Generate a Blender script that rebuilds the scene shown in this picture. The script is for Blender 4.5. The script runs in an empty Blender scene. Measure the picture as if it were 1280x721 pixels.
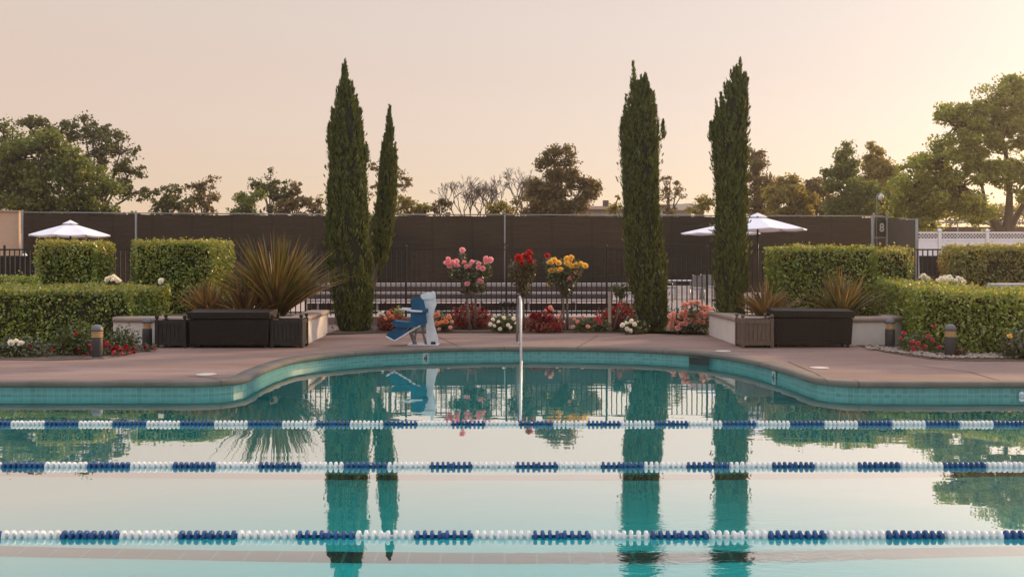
import bpy, math, random
import numpy as np
from mathutils import Vector
random.seed(7)
RNG = np.random.default_rng(11)
scene = bpy.context.scene
COL = scene.collection
R = math.radians
PI = math.pi

# ------------------------------------------------------------------ camera
F, HOR, CZ = 1244.0, 332.0, 1.70          # focal length in photo pixels, horizon row, eye height over the water
cam_d = bpy.data.cameras.new('camera')
cam = bpy.data.objects.new('camera', cam_d)
COL.objects.link(cam)
cam.location = (0, 0, CZ)
cam.rotation_euler = (R(90), 0, 0)
cam_d.sensor_width = 36.0
cam_d.lens = 36.0 * F / 1280.0
cam_d.shift_y = -(360.5 - HOR) / 1280.0
cam_d.clip_start = 0.05
cam_d.clip_end = 6000
scene.camera = cam

# ------------------------------------------------------------------ light
SUN_AZ, SUN_EL = R(50), R(15)
sdir = Vector((math.sin(SUN_AZ) * math.cos(SUN_EL), math.cos(SUN_AZ) * math.cos(SUN_EL), math.sin(SUN_EL)))
sun_d = bpy.data.lights.new('sun', 'SUN')
sun_d.energy = 4.2
sun_d.angle = R(2.5)
sun_d.color = (1.0, 0.66, 0.36)
sun = bpy.data.objects.new('sun', sun_d)
COL.objects.link(sun)
sun.location = (40, 60, 30)
sun.rotation_euler = (-sdir).to_track_quat('-Z', 'Y').to_euler()

world = bpy.data.worlds.new('World')
scene.world = world
world.use_nodes = True
wt = world.node_tree
wt.nodes.clear()
def wn(t): return wt.nodes.new(t)
wout = wn('ShaderNodeOutputWorld')
sky = wn('ShaderNodeTexSky')
sky.sky_type = 'NISHITA'
sky.sun_disc = False
sky.sun_elevation = SUN_EL
sky.sun_rotation = SUN_AZ
sky.air_density = 1.0
sky.dust_density = 0.6
sky.ozone_density = 1.0
bg1 = wn('ShaderNodeBackground'); bg1.inputs[1].default_value = 0.05
wt.links.new(sky.outputs[0], bg1.inputs[0])
tc = wn('ShaderNodeTexCoord')
sep = wn('ShaderNodeSeparateXYZ')
wt.links.new(tc.outputs['Generated'], sep.inputs[0])
ramp = wn('ShaderNodeValToRGB')
cr = ramp.color_ramp
cr.interpolation = 'EASE'
SKY = [(0.0, (0.62, 0.36, 0.235)), (0.07, (0.615, 0.385, 0.265)), (0.16, (0.645, 0.430, 0.305)), (0.25, (0.640, 0.470, 0.348)), (0.34, (0.58, 0.45, 0.38)), (0.58, (1.15, 1.06, 1.08)), (1.0, (1.5, 1.45, 1.55))]
while len(cr.elements) < len(SKY): cr.elements.new(0.5)
for e, (p, c) in zip(cr.elements, SKY):
    e.position = p; e.color = (*c, 1)
wt.links.new(sep.outputs[2], ramp.inputs[0])
# broad haze glow round the sun
dot = wn('ShaderNodeVectorMath'); dot.operation = 'DOT_PRODUCT'
nrm = wn('ShaderNodeVectorMath'); nrm.operation = 'NORMALIZE'
wt.links.new(tc.outputs['Generated'], nrm.inputs[0])
wt.links.new(nrm.outputs[0], dot.inputs[0])
gl = Vector((math.sin(R(31)), math.cos(R(31)), math.tan(R(9)))).normalized()
dot.inputs[1].default_value = gl
def wmath(op, a, b=None):
    n = wn('ShaderNodeMath'); n.operation = op
    for i, v in enumerate((a, b)):
        if v is None: continue
        if isinstance(v, (int, float)): n.inputs[i].default_value = v
        else: wt.links.new(v, n.inputs[i])
    return n.outputs[0]
dmax = wmath('MAXIMUM', dot.outputs['Value'], 0.0)
g1 = wmath('MULTIPLY', wmath('POWER', dmax, 60.0), 0.03)
g2 = wmath('MULTIPLY', wmath('POWER', dmax, 8.0), 0.03)
gsum = wmath('ADD', g1, g2)
gcol = wn('ShaderNodeMix'); gcol.data_type = 'RGBA'; gcol.blend_type = 'MULTIPLY'; gcol.inputs[0].default_value = 1
gcol.inputs[6].default_value = (1.0, 0.88, 0.82, 1)
wt.links.new(gsum, gcol.inputs[7])
addc = wn('ShaderNodeMix'); addc.data_type = 'RGBA'; addc.blend_type = 'ADD'; addc.inputs[0].default_value = 1
wt.links.new(ramp.outputs[0], addc.inputs[6]); wt.links.new(gcol.outputs[2], addc.inputs[7])
bg2 = wn('ShaderNodeBackground'); bg2.inputs[1].default_value = 1.0
wt.links.new(addc.outputs[2], bg2.inputs[0])
adds = wn('ShaderNodeAddShader')
wt.links.new(bg1.outputs[0], adds.inputs[0]); wt.links.new(bg2.outputs[0], adds.inputs[1])
wt.links.new(adds.outputs[0], wout.inputs[0])

scene.view_settings.view_transform = 'Standard'
scene.view_settings.look = 'None'
scene.view_settings.gamma = 1
scene.view_settings.exposure = 0.0
scene.view_settings.use_curve_mapping = False
scene.render.engine = 'CYCLES'
scene.cycles.max_bounces = 10
scene.cycles.transparent_max_bounces = 12

# ------------------------------------------------------------------ helpers
def P(x, y, d):                                    # photo pixel + distance -> point
    return Vector(((x - 640) * d / F, d, CZ - (y - HOR) * d / F))
DECK = 0.24
WZ = 0.060            # water level
RS = (CZ - WZ) / CZ
def G(x, y, z=DECK):                               # photo pixel of a point on the ground -> point
    d = (CZ - z) * F / (y - HOR)
    return Vector(((x - 640) * d / F, d, z))

MATS = {}
def newmat(name):
    m = bpy.data.materials.new(name); m.use_nodes = True
    nt = m.node_tree; nt.nodes.clear()
    out = nt.nodes.new('ShaderNodeOutputMaterial')
    return m, nt, out
def ramp_node(nt, cols, fac):
    r = nt.nodes.new('ShaderNodeValToRGB')
    while len(r.color_ramp.elements) < len(cols): r.color_ramp.elements.new(0.5)
    for e, (p, c) in zip(r.color_ramp.elements, cols):
        e.position = p; e.color = (*c, 1)
    nt.links.new(fac, r.inputs[0])
    return r.outputs[0]
def noise_node(nt, scale, detail=4, rough=0.6, vec=None, dist=0.0):
    n = nt.nodes.new('ShaderNodeTexNoise')
    n.inputs['Scale'].default_value = scale; n.inputs['Detail'].default_value = detail
    n.inputs['Roughness'].default_value = rough; n.inputs['Distortion'].default_value = dist
    if vec is not None: nt.links.new(vec, n.inputs['Vector'])
    return n.outputs['Fac']
def coords(nt, scale=(1, 1, 1), kind='Object'):
    t = nt.nodes.new('ShaderNodeTexCoord'); mp = nt.nodes.new('ShaderNodeMapping')
    mp.inputs['Scale'].default_value = scale
    nt.links.new(t.outputs[kind], mp.inputs[0])
    return mp.outputs[0]
def solid(name, c, rough=0.6, metal=0.0, var=0.15, scale=6.0, bump=0.0, bscale=40.0, stretch=(1, 1, 1), spec=0.4):
    """a plain coloured surface with uneven tone and a little relief"""
    if name in MATS: return MATS[name]
    m, nt, out = newmat(name)
    b = nt.nodes.new('ShaderNodeBsdfPrincipled')
    b.inputs['Roughness'].default_value = rough; b.inputs['Metallic'].default_value = metal
    b.inputs['Specular IOR Level'].default_value = spec
    v = coords(nt, stretch)
    n = noise_node(nt, scale, 5, 0.62, v)
    lo = tuple(x * (1 - var) for x in c); hi = tuple(min(1, x * (1 + var)) for x in c)
    nt.links.new(ramp_node(nt, [(0.3, lo), (0.7, hi)], n), b.inputs['Base Color'])
    if bump:
        bn = nt.nodes.new('ShaderNodeBump'); bn.inputs['Strength'].default_value = bump; bn.inputs['Distance'].default_value = 0.02
        nt.links.new(noise_node(nt, bscale, 4, 0.6, v), bn.inputs['Height'])
        nt.links.new(bn.outputs[0], b.inputs['Normal'])
    nt.links.new(b.outputs[0], out.inputs[0])
    MATS[name] = m
    return m
def leafmat(name, cols, trans=0.35, gloss=0.06, patch=1.2):
    """leaves: every leaf its own tone, with broad patches of paler and darker colour"""
    if name in MATS: return MATS[name]
    m, nt, out = newmat(name)
    geo = nt.nodes.new('ShaderNodeNewGeometry')
    pn = noise_node(nt, patch, 3, 0.6, coords(nt))
    mx = nt.nodes.new('ShaderNodeMath'); mx.operation = 'MULTIPLY_ADD'
    nt.links.new(geo.outputs['Random Per Island'], mx.inputs[0]); mx.inputs[1].default_value = 0.52
    sc = nt.nodes.new('ShaderNodeMath'); sc.operation = 'MULTIPLY'; nt.links.new(pn, sc.inputs[0]); sc.inputs[1].default_value = 0.55
    nt.links.new(sc.outputs[0], mx.inputs[2])
    n = len(cols)
    col = ramp_node(nt, [((i + 0.5) / n, c) for i, c in enumerate(cols)], mx.outputs[0])
    df = nt.nodes.new('ShaderNodeBsdfDiffuse'); tr = nt.nodes.new('ShaderNodeBsdfTranslucent'); gs = nt.nodes.new('ShaderNodeBsdfGlossy')
    gs.inputs['Roughness'].default_value = 0.38
    nt.links.new(col, df.inputs[0])
    bright = nt.nodes.new('ShaderNodeMix'); bright.data_type = 'RGBA'; bright.blend_type = 'MULTIPLY'; bright.inputs[0].default_value = 1
    nt.links.new(col, bright.inputs[6]); bright.inputs[7].default_value = (1.5, 1.35, 0.8, 1)
    nt.links.new(bright.outputs[2], tr.inputs[0])
    a = nt.nodes.new('ShaderNodeMixShader'); a.inputs[0].default_value = trans
    nt.links.new(df.outputs[0], a.inputs[1]); nt.links.new(tr.outputs[0], a.inputs[2])
    b = nt.nodes.new('ShaderNodeMixShader'); b.inputs[0].default_value = gloss
    nt.links.new(a.outputs[0], b.inputs[1]); nt.links.new(gs.outputs[0], b.inputs[2])
    nt.links.new(b.outputs[0], out.inputs[0])
    MATS[name] = m
    return m

def floatmat(name, c):
    m, nt, out = newmat(name)
    b = nt.nodes.new('ShaderNodeBsdfPrincipled'); b.inputs['Roughness'].default_value = 0.42
    oi = nt.nodes.new('ShaderNodeObjectInfo')
    n = noise_node(nt, 30, 3, .6, coords(nt))
    ad = nt.nodes.new('ShaderNodeMath'); ad.operation = 'ADD'; nt.links.new(oi.outputs['Random'], ad.inputs[0]); nt.links.new(n, ad.inputs[1])
    ml = nt.nodes.new('ShaderNodeMath'); ml.operation = 'MULTIPLY'; ml.inputs[1].default_value = .5; nt.links.new(ad.outputs[0], ml.inputs[0])
    nt.links.new(ramp_node(nt, [(0.15, tuple(x * .72 for x in c)), (0.5, c), (0.85, tuple(min(.9, x * 1.25) for x in c))], ml.outputs[0]), b.inputs['Base Color'])
    nt.links.new(b.outputs[0], out.inputs[0])
    return m
M_blue = floatmat('blue_float_fade', (0.005, 0.075, 0.235))
M_whitefloat = floatmat('white_float_fade', (0.41, 0.46, 0.49))
ORIGIN = {}
def tag(o, label=None, cat=None, group=None, kind=None):
    if label: o['label'] = label
    if cat: o['category'] = cat
    if group: o['group'] = group
    if kind: o['kind'] = kind
    return o
def thing(name, loc, label, cat, group=None):
    o = bpy.data.objects.new(name, None); COL.objects.link(o)
    o.empty_display_size = 0.2
    o.location = loc
    ORIGIN[o.name] = Vector(loc)
    return tag(o, label, cat, group)
def origin_of(o):
    while o is not None and o.name not in ORIGIN: o = o.parent
    return ORIGIN[o.name] if o is not None else Vector((0, 0, 0))
def link_mesh(name, me, parent=None):
    o = bpy.data.objects.new(name, me); COL.objects.link(o)
    if parent is not None: o.parent = parent
    return o
def copy_tree(o, parent=None):
    c = o.copy(); COL.objects.link(c)
    if parent is not None: c.parent = parent
    for ch in list(o.children): copy_tree(ch, c)
    return c

class MB:
    """collects shapes (world coordinates) and links them as ONE mesh object"""
    def __init__(s): s.v = []; s.f = []; s.sm = []
    def add(s, vs, fs, smooth=False):
        k = len(s.v); s.v += [tuple(p) for p in vs]
        s.f += [tuple(i + k for i in q) for q in fs]; s.sm += [smooth] * len(fs)
        return s
    def box(s, x0, x1, y0, y1, z0, z1, bev=0.0):
        b = min(bev, (x1 - x0) * .45, (y1 - y0) * .45, (z1 - z0) * .45)
        if b <= 0:
            return s.add([(x0, y0, z0), (x1, y0, z0), (x1, y1, z0), (x0, y1, z0), (x0, y0, z1), (x1, y0, z1), (x1, y1, z1), (x0, y1, z1)],
                         [(3, 2, 1, 0), (4, 5, 6, 7), (0, 1, 5, 4), (1, 2, 6, 5), (2, 3, 7, 6), (3, 0, 4, 7)])
        vs = []; idx = {}
        for i, x in enumerate((x0, x1)):
            for j, y in enumerate((y0, y1)):
                for k, z in enumerate((z0, z1)):
                    sx, sy, sz = (1 - 2 * i) * b, (1 - 2 * j) * b, (1 - 2 * k) * b
                    idx[i, j, k, 0] = len(vs); vs.append((x, y + sy, z + sz))
                    idx[i, j, k, 1] = len(vs); vs.append((x + sx, y, z + sz))
                    idx[i, j, k, 2] = len(vs); vs.append((x + sx, y + sy, z))
        fs = []
        for i in (0, 1):
            fs.append((idx[i, 0, 0, 0], idx[i, 1, 0, 0], idx[i, 1, 1, 0], idx[i, 0, 1, 0]))
            fs.append((idx[0, i, 0, 1], idx[1, i, 0, 1], idx[1, i, 1, 1], idx[0, i, 1, 1]))
            fs.append((idx[0, 0, i, 2], idx[1, 0, i, 2], idx[1, 1, i, 2], idx[0, 1, i, 2]))
            for j in (0, 1):
                fs.append((idx[i, j, 0, 0], idx[i, j, 1, 0], idx[i, j, 1, 1], idx[i, j, 0, 1]))
                fs.append((idx[i, 0, j, 0], idx[i, 1, j, 0], idx[i, 1, j, 2], idx[i, 0, j, 2]))
                fs.append((idx[0, i, j, 1], idx[1, i, j, 1], idx[1, i, j, 2], idx[0, i, j, 2]))
                for k in (0, 1): fs.append((idx[i, j, k, 0], idx[i, j, k, 1], idx[i, j, k, 2]))
        return s.add(vs, fs)
    def tube(s, pts, rad, n=8, caps=True):
        pts = [Vector(p) for p in pts]
        if not isinstance(rad, (list, tuple)): rad = [rad] * len(pts)
        vs = []; fs = []; u = None
        for i, p in enumerate(pts):
            t = (pts[min(i + 1, len(pts) - 1)] - pts[max(i - 1, 0)])
            if t.length < 1e-9: t = Vector((0, 0, 1))
            t.normalize()
            if u is None: u = t.orthogonal().normalized()
            u = (u - t * u.dot(t))
            u = u.normalized() if u.length > 1e-6 else t.orthogonal().normalized()
            w = t.cross(u)
            for k in range(n):
                a = 2 * PI * k / n
                vs.append(p + (u * math.cos(a) + w * math.sin(a)) * rad[i])
        for i in range(len(pts) - 1):
            for k in range(n):
                fs.append((i * n + k, i * n + (k + 1) % n, (i + 1) * n + (k + 1) % n, (i + 1) * n + k))
        s.add(vs, fs, True)
        if caps:
            b = len(s.v) - len(vs)
            s.f += [tuple(b + k for k in reversed(range(n))), tuple(b + (len(pts) - 1) * n + k for k in range(n))]; s.sm += [False, False]
        return s
    def lathe(s, c, prof, n=20, axis='z', smooth=True):
        vs = []; fs = []
        for r, h in prof:
            for k in range(n):
                a = 2 * PI * k / n
                p = (r * math.cos(a), r * math.sin(a), h)
                if axis == 'x': p = (p[2], p[0], p[1])
                if axis == 'y': p = (p[0], p[2], p[1])
                vs.append((c[0] + p[0], c[1] + p[1], c[2] + p[2]))
        for i in range(len(prof) - 1):
            for k in range(n):
                fs.append((i * n + k, i * n + (k + 1) % n, (i + 1) * n + (k + 1) % n, (i + 1) * n + k))
        fs.append(tuple(reversed(range(n)))); fs.append(tuple((len(prof) - 1) * n + k for k in range(n)))
        return s.add(vs, fs, smooth)
    def prism(s, poly, y0, y1):                    # poly in (x, z), extruded along y
        n = len(poly)
        vs = [(x, y0, z) for x, z in poly] + [(x, y1, z) for x, z in poly]
        fs = [tuple(range(n)), tuple(reversed(range(n, 2 * n)))] + [(i, (i + 1) % n, n + (i + 1) % n, n + i) for i in range(n)]
        return s.add(vs, fs)
    def slab(s, poly, z0, z1):                     # poly in (x, y), extruded along z
        n = len(poly)
        vs = [(x, y, z0) for x, y in poly] + [(x, y, z1) for x, y in poly]
        fs = [tuple(reversed(range(n))), tuple(range(n, 2 * n))] + [(i, (i + 1) % n, n + (i + 1) % n, n + i) for i in range(n)]
        return s.add(vs, fs)
    def build(s, name, mat, parent=None, bevel=0.0):
        me = bpy.data.meshes.new(name)
        o = origin_of(parent)
        me.from_pydata([(p[0] - o.x, p[1] - o.y, p[2] - o.z) for p in s.v], [], s.f)
        me.polygons.foreach_set('use_smooth', s.sm)
        me.materials.append(mat)
        me.validate()
        me.update()
        ob = link_mesh(name, me, parent)
        if bevel:
            md = ob.modifiers.new('bevel', 'BEVEL'); md.width = bevel; md.segments = 2; md.limit_method = 'ANGLE'
        return ob

class Leaves:
    """thousands of small leaf faces gathered in one mesh"""
    def __init__(s): s.V = []; s.M = []
    def add(s, c, along, normal, length, width, mat=0, fold=0.0):
        c = np.asarray(c, float); n = len(c)
        along = np.asarray(along, float); along = along / (np.linalg.norm(along, axis=1, keepdims=True) + 1e-9)
        side = np.cross(along, np.asarray(normal, float)); side = side / (np.linalg.norm(side, axis=1, keepdims=True) + 1e-9)
        L = np.broadcast_to(np.asarray(length, float).reshape(-1, 1), (n, 1)); W = np.broadcast_to(np.asarray(width, float).reshape(-1, 1), (n, 1))
        up = np.cross(side, along)
        q = np.stack([c - along * L * .5, c + side * W * .5 + along * L * .05 + up * W * fold, c + along * L * .5, c - side * W * .5 + along * L * .05 + up * W * fold], 1)
        s.V.append(q.reshape(-1, 3)); s.M.append(np.full(n, mat, np.int32))
        return s
    def build(s, name, mats, parent=None):
        V = np.concatenate(s.V) if s.V else np.zeros((0, 3))
        M = np.concatenate(s.M)
        o = origin_of(parent)
        V = V - np.array(o)
        n = len(V) // 4
        me = bpy.data.meshes.new(name)
        me.vertices.add(len(V)); me.loops.add(len(V)); me.polygons.add(n)
        me.vertices.foreach_set('co', V.astype(np.float32).ravel())
        me.loops.foreach_set('vertex_index', np.arange(len(V), dtype=np.int32))
        me.polygons.foreach_set('loop_start', np.arange(0, len(V), 4, dtype=np.int32))
        me.polygons.foreach_set('loop_total', np.full(n, 4, np.int32))
        for m in mats: me.materials.append(m)
        me.polygons.foreach_set('material_index', M)
        me.update(); me.validate()
        return link_mesh(name, me, parent)
def rdir(n):
    v = RNG.normal(size=(n, 3))
    return v / (np.linalg.norm(v, axis=1, keepdims=True) + 1e-9)
_ph = RNG.uniform(0, 6.28, (6, 3)); _fr = RNG.uniform(0.6, 1.6, (6, 3))
def lump(p, f=2.0):                                # smooth value in about -1..1
    p = np.asarray(p, float)
    s = 0
    for k in range(6):
        q = p * _fr[k] * f * (1 + 0.35 * k) + _ph[k]
        s = s + np.sin(q[..., 0] + 1.3 * np.sin(q[..., 1])) * np.cos(q[..., 2] + q[..., 1] * .7) / (1 + .35 * k)
    return s / 2.6

# ------------------------------------------------------------------ materials
M_alu = solid('aluminium', (0.38, 0.38, 0.39), 0.38, 0.85, 0.08)
M_steel = solid('steel_tube', (0.40, 0.40, 0.42), 0.34, 0.9, 0.08)
M_iron = solid('black_iron', (0.018, 0.017, 0.017), 0.5, 0.2, 0.3)
M_galv = solid('galvanised', (0.22, 0.225, 0.23), 0.6, 0.4, 0.15)
M_white = solid('white_vinyl', (0.72, 0.73, 0.77), 0.5, 0, 0.05)
M_whiteplastic = solid('white_plastic', (0.55, 0.59, 0.63), 0.45, 0, 0.10, 9)
M_blueplastic = solid('blue_plastic', (0.005, 0.066, 0.145), 0.5, 0, 0.25, 6, spec=.25)
M_canvas = solid('parasol_canvas', (0.74, 0.74, 0.80), 0.85, 0, 0.06, 3)
M_bark = solid('bark', (0.075, 0.055, 0.042), 0.95, 0, 0.35, 9, 0.7, 30, (1, 1, .25))
M_greybark = solid('grey_bark', (0.13, 0.10, 0.085), 0.95, 0, 0.3, 9, 0.5, 30, (1, 1, .25))
M_soil = solid('soil', (0.085, 0.06, 0.045), 1.0, 0, 0.4, 14, 0.8, 40)
M_stucco = solid('planter_stucco', (0.60, 0.555, 0.52), 0.9, 0, 0.07, 3.0, 0.25, 60)
M_cap = solid('planter_cap', (0.30, 0.235, 0.20), 0.8, 0, 0.18, 5, 0.2, 40)
M_wood = solid('weathered_wood', (0.115, 0.082, 0.064), 0.85, 0, 0.35, 7, 0.3, 40, (6, 6, 1))
M_tan = solid('tan_stucco', (0.50, 0.36, 0.26), 0.9, 0, 0.06, 2)
M_bollard = solid('bollard_metal', (0.045, 0.046, 0.05), 0.55, 0.3, 0.15)
M_bollardcap = solid('bollard_cap', (0.13, 0.13, 0.14), 0.55, 0.3, 0.15)
M_amber = solid('bollard_lens', (0.74, 0.50, 0.25), 0.35, 0, 0.1)
M_cable = solid('cable', (0.05, 0.05, 0.05), 0.5)
M_blue = solid('blue_float', (0.006, 0.052, 0.175), 0.38, 0, 0.25, 3)
M_whitefloat = solid('white_float', (0.56, 0.60, 0.62), 0.45, 0, 0.12, 3)

def m_deck():
    m, nt, out = newmat('deck_concrete')
    b = nt.nodes.new('ShaderNodeBsdfPrincipled'); b.inputs['Roughness'].default_value = 0.82; b.inputs['Specular IOR Level'].default_value = 0.3
    v = coords(nt)
    v2 = coords(nt, (0.35, 1.3, 1))
    big = ramp_node(nt, [(0.32, (0.190, 0.117, 0.096)), (0.55, (0.243, 0.164, 0.140)), (0.72, (0.278, 0.204, 0.183))], noise_node(nt, 0.75, 6, 0.6, v2, 0.6))
    fine = ramp_node(nt, [(0.35, (0.80, 0.80, 0.80)), (0.65, (1.06, 1.05, 1.04))], noise_node(nt, 55, 3, 0.7, v))
    stain = ramp_node(nt, [(0.50, (1, 1, 1)), (0.68, (0.74, 0.77, 0.79))], noise_node(nt, 1.7, 5, 0.65, v2, 1.2))
    a = nt.nodes.new('ShaderNodeMix'); a.data_type = 'RGBA'; a.blend_type = 'MULTIPLY'; a.inputs[0].default_value = 1
    nt.links.new(big, a.inputs[6]); nt.links.new(fine, a.inputs[7])
    c = nt.nodes.new('ShaderNodeMix'); c.data_type = 'RGBA'; c.blend_type = 'MULTIPLY'; c.inputs[0].default_value = 1
    nt.links.new(a.outputs[2], c.inputs[6]); nt.links.new(stain, c.inputs[7])
    nt.links.new(c.outputs[2], b.inputs['Base Color'])
    bn = nt.nodes.new('ShaderNodeBump'); bn.inputs['Strength'].default_value = 0.25; bn.inputs['Distance'].default_value = 0.01
    nt.links.new(noise_node(nt, 70, 3, 0.6, v), bn.inputs['Height']); nt.links.new(bn.outputs[0], b.inputs['Normal'])
    nt.links.new(b.outputs[0], out.inputs[0])
    return m
M_deck = m_deck()
M_coping = solid('coping_concrete', (0.115, 0.102, 0.088), 0.75, 0, 0.22, 2.5, 0.3, 50)
M_court = solid('court_ground', (0.36, 0.285, 0.245), 0.9, 0, 0.12, 0.6)
M_ground = solid('far_ground', (0.14, 0.12, 0.07), 1.0, 0, 0.3, 0.4)

def m_tile(name, base, grout, size, var, mort=0.06):
    m, nt, out = newmat(name)
    b = nt.nodes.new('ShaderNodeBsdfPrincipled'); b.inputs['Roughness'].default_value = 0.3
    u = nt.nodes.new('ShaderNodeUVMap')
    br = nt.nodes.new('ShaderNodeTexBrick')
    br.offset = 0.0
    br.inputs['Scale'].default_value = 1.0
    br.inputs['Brick Width'].default_value = size; br.inputs['Row Height'].default_value = size
    br.inputs['Mortar Size'].default_value = size * mort; br.inputs['Mortar Smooth'].default_value = 0.2
    br.inputs['Color1'].default_value = (*[x * (1 - var) for x in base], 1); br.inputs['Color2'].default_value = (*[min(1, x * (1 + var)) for x in base], 1)
    br.inputs['Mortar'].default_value = (*grout, 1)
    nt.links.new(u.outputs[0], br.inputs['Vector'])
    nt.links.new(br.outputs['Color'], b.inputs['Base Color'])
    nt.links.new(b.outputs[0], out.inputs[0])
    return m
M_tile = m_tile('waterline_tile', (0.075, 0.245, 0.25), (0.14, 0.32, 0.32), 0.075, 0.16)
M_plaster = solid('pool_plaster', (0.52, 0.61, 0.62), 0.8, 0, 0.05, 0.8)
M_linetile = m_tile('lane_tile', (0.012, 0.02, 0.03), (0.12, 0.17, 0.17), 0.23, 0.35, 0.035)

def m_water():
    m, nt, out = newmat('pool_water')
    v = coords(nt)
    v2 = coords(nt, (0.55, 1.5, 1))
    n1 = noise_node(nt, 1.1, 2, 0.5, v2)
    n2 = noise_node(nt, 5.0, 2, 0.5, v)
    # a patch of livelier ripples where the near rope is tugged
    t = nt.nodes.new('ShaderNodeTexCoord')
    dist = nt.nodes.new('ShaderNodeVectorMath'); dist.operation = 'DISTANCE'; dist.inputs[1].default_value = (1.15, 5.75, 0)
    nt.links.new(t.outputs['Object'], dist.inputs[0])
    mr = nt.nodes.new('ShaderNodeMapRange'); mr.inputs[1].default_value = 0.35; mr.inputs[2].default_value = 1.35; mr.inputs[3].default_value = 1.0; mr.inputs[4].default_value = 0.0
    nt.links.new(dist.outputs['Value'], mr.inputs[0])
    n3 = noise_node(nt, 9.0, 3, 0.55, coords(nt, (0.8, 1.6, 1)))
    def mth(op, a, b, c=None):
        n = nt.nodes.new('ShaderNodeMath'); n.operation = op
        for i, x in enumerate((a, b, c)):
            if x is None: continue
            if isinstance(x, (int, float)): n.inputs[i].default_value = x
            else: nt.links.new(x, n.inputs[i])
        return n.outputs[0]
    h = mth('ADD', mth('MULTIPLY', n1, 0.0024), mth('MULTIPLY', n2, 0.00030))
    h = mth('ADD', h, mth('MULTIPLY', mth('MULTIPLY', n3, mr.outputs[0]), 0.0022))
    bn = nt.nodes.new('ShaderNodeBump'); bn.inputs['Strength'].default_value = 1.0; bn.inputs['Distance'].default_value = 1.0
    nt.links.new(h, bn.inputs['Height'])
    fr = nt.nodes.new('ShaderNodeFresnel'); fr.inputs['IOR'].default_value = 1.333
    nt.links.new(bn.outputs[0], fr.inputs['Normal'])
    fac = mth('MINIMUM', mth('MAXIMUM', mth('MULTIPLY_ADD', fr.outputs[0], 3.15, -0.09), 0.02), 0.81)
    gs = nt.nodes.new('ShaderNodeBsdfGlossy'); gs.inputs['Roughness'].default_value = 0.0; gs.inputs['Color'].default_value = (1, 1, 1, 1)
    rf = nt.nodes.new('ShaderNodeBsdfRefraction'); rf.inputs['Roughness'].default_value = 0.0; rf.inputs['IOR'].default_value = 1.333
    rf.inputs['Color'].default_value = (0.12, 1.0, 0.985, 1)
    for s in (gs, rf): nt.links.new(bn.outputs[0], s.inputs['Normal'])
    mx = nt.nodes.new('ShaderNodeMixShader')
    nt.links.new(fac, mx.inputs[0]); nt.links.new(rf.outputs[0], mx.inputs[1]); nt.links.new(gs.outputs[0], mx.inputs[2])
    nt.links.new(mx.outputs[0], out.inputs[0])
    return m
M_water = m_water()

def m_screen():
    m, nt, out = newmat('windscreen_fabric')
    v = coords(nt, (0.5, 1, 7.0))
    base = ramp_node(nt, [(0.25, (0.011, 0.011, 0.011)), (0.55, (0.022, 0.020, 0.019)), (0.75, (0.050, 0.044, 0.040))], noise_node(nt, 1.6, 6, 0.65, v, 1.4))
    wv = nt.nodes.new('ShaderNodeTexWave'); wv.inputs['Scale'].default_value = 0.17; wv.inputs['Distortion'].default_value = 0.15; wv.bands_direction = 'X'
    nt.links.new(coords(nt), wv.inputs[0])
    seam = ramp_node(nt, [(0.0, (0.45, 0.45, 0.45)), (0.02, (1, 1, 1))], wv.outputs['Fac'])
    mm = nt.nodes.new('ShaderNodeMix'); mm.data_type = 'RGBA'; mm.blend_type = 'MULTIPLY'; mm.inputs[0].default_value = 1
    nt.links.new(base, mm.inputs[6]); nt.links.new(seam, mm.inputs[7]); col = mm.outputs[2]
    df = nt.nodes.new('ShaderNodeBsdfDiffuse'); tr = nt.nodes.new('ShaderNodeBsdfTranslucent')
    nt.links.new(col, df.inputs[0]); tr.inputs[0].default_value = (0.050, 0.041, 0.036, 1)
    bn = nt.nodes.new('ShaderNodeBump'); bn.inputs['Strength'].default_value = 0.9; bn.inputs['Distance'].default_value = 0.25
    nt.links.new(noise_node(nt, 1.3, 4, 0.6, coords(nt, (0.45, 1, 5.0)), 1.0), bn.inputs['Height'])
    nt.links.new(bn.outputs[0], df.inputs['Normal'])
    mx = nt.nodes.new('ShaderNodeMixShader'); mx.inputs[0].default_value = 0.35
    nt.links.new(df.outputs[0], mx.inputs[1]); nt.links.new(tr.outputs[0], mx.inputs[2]); nt.links.new(mx.outputs[0], out.inputs[0])
    return m
M_screen = m_screen()
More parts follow.
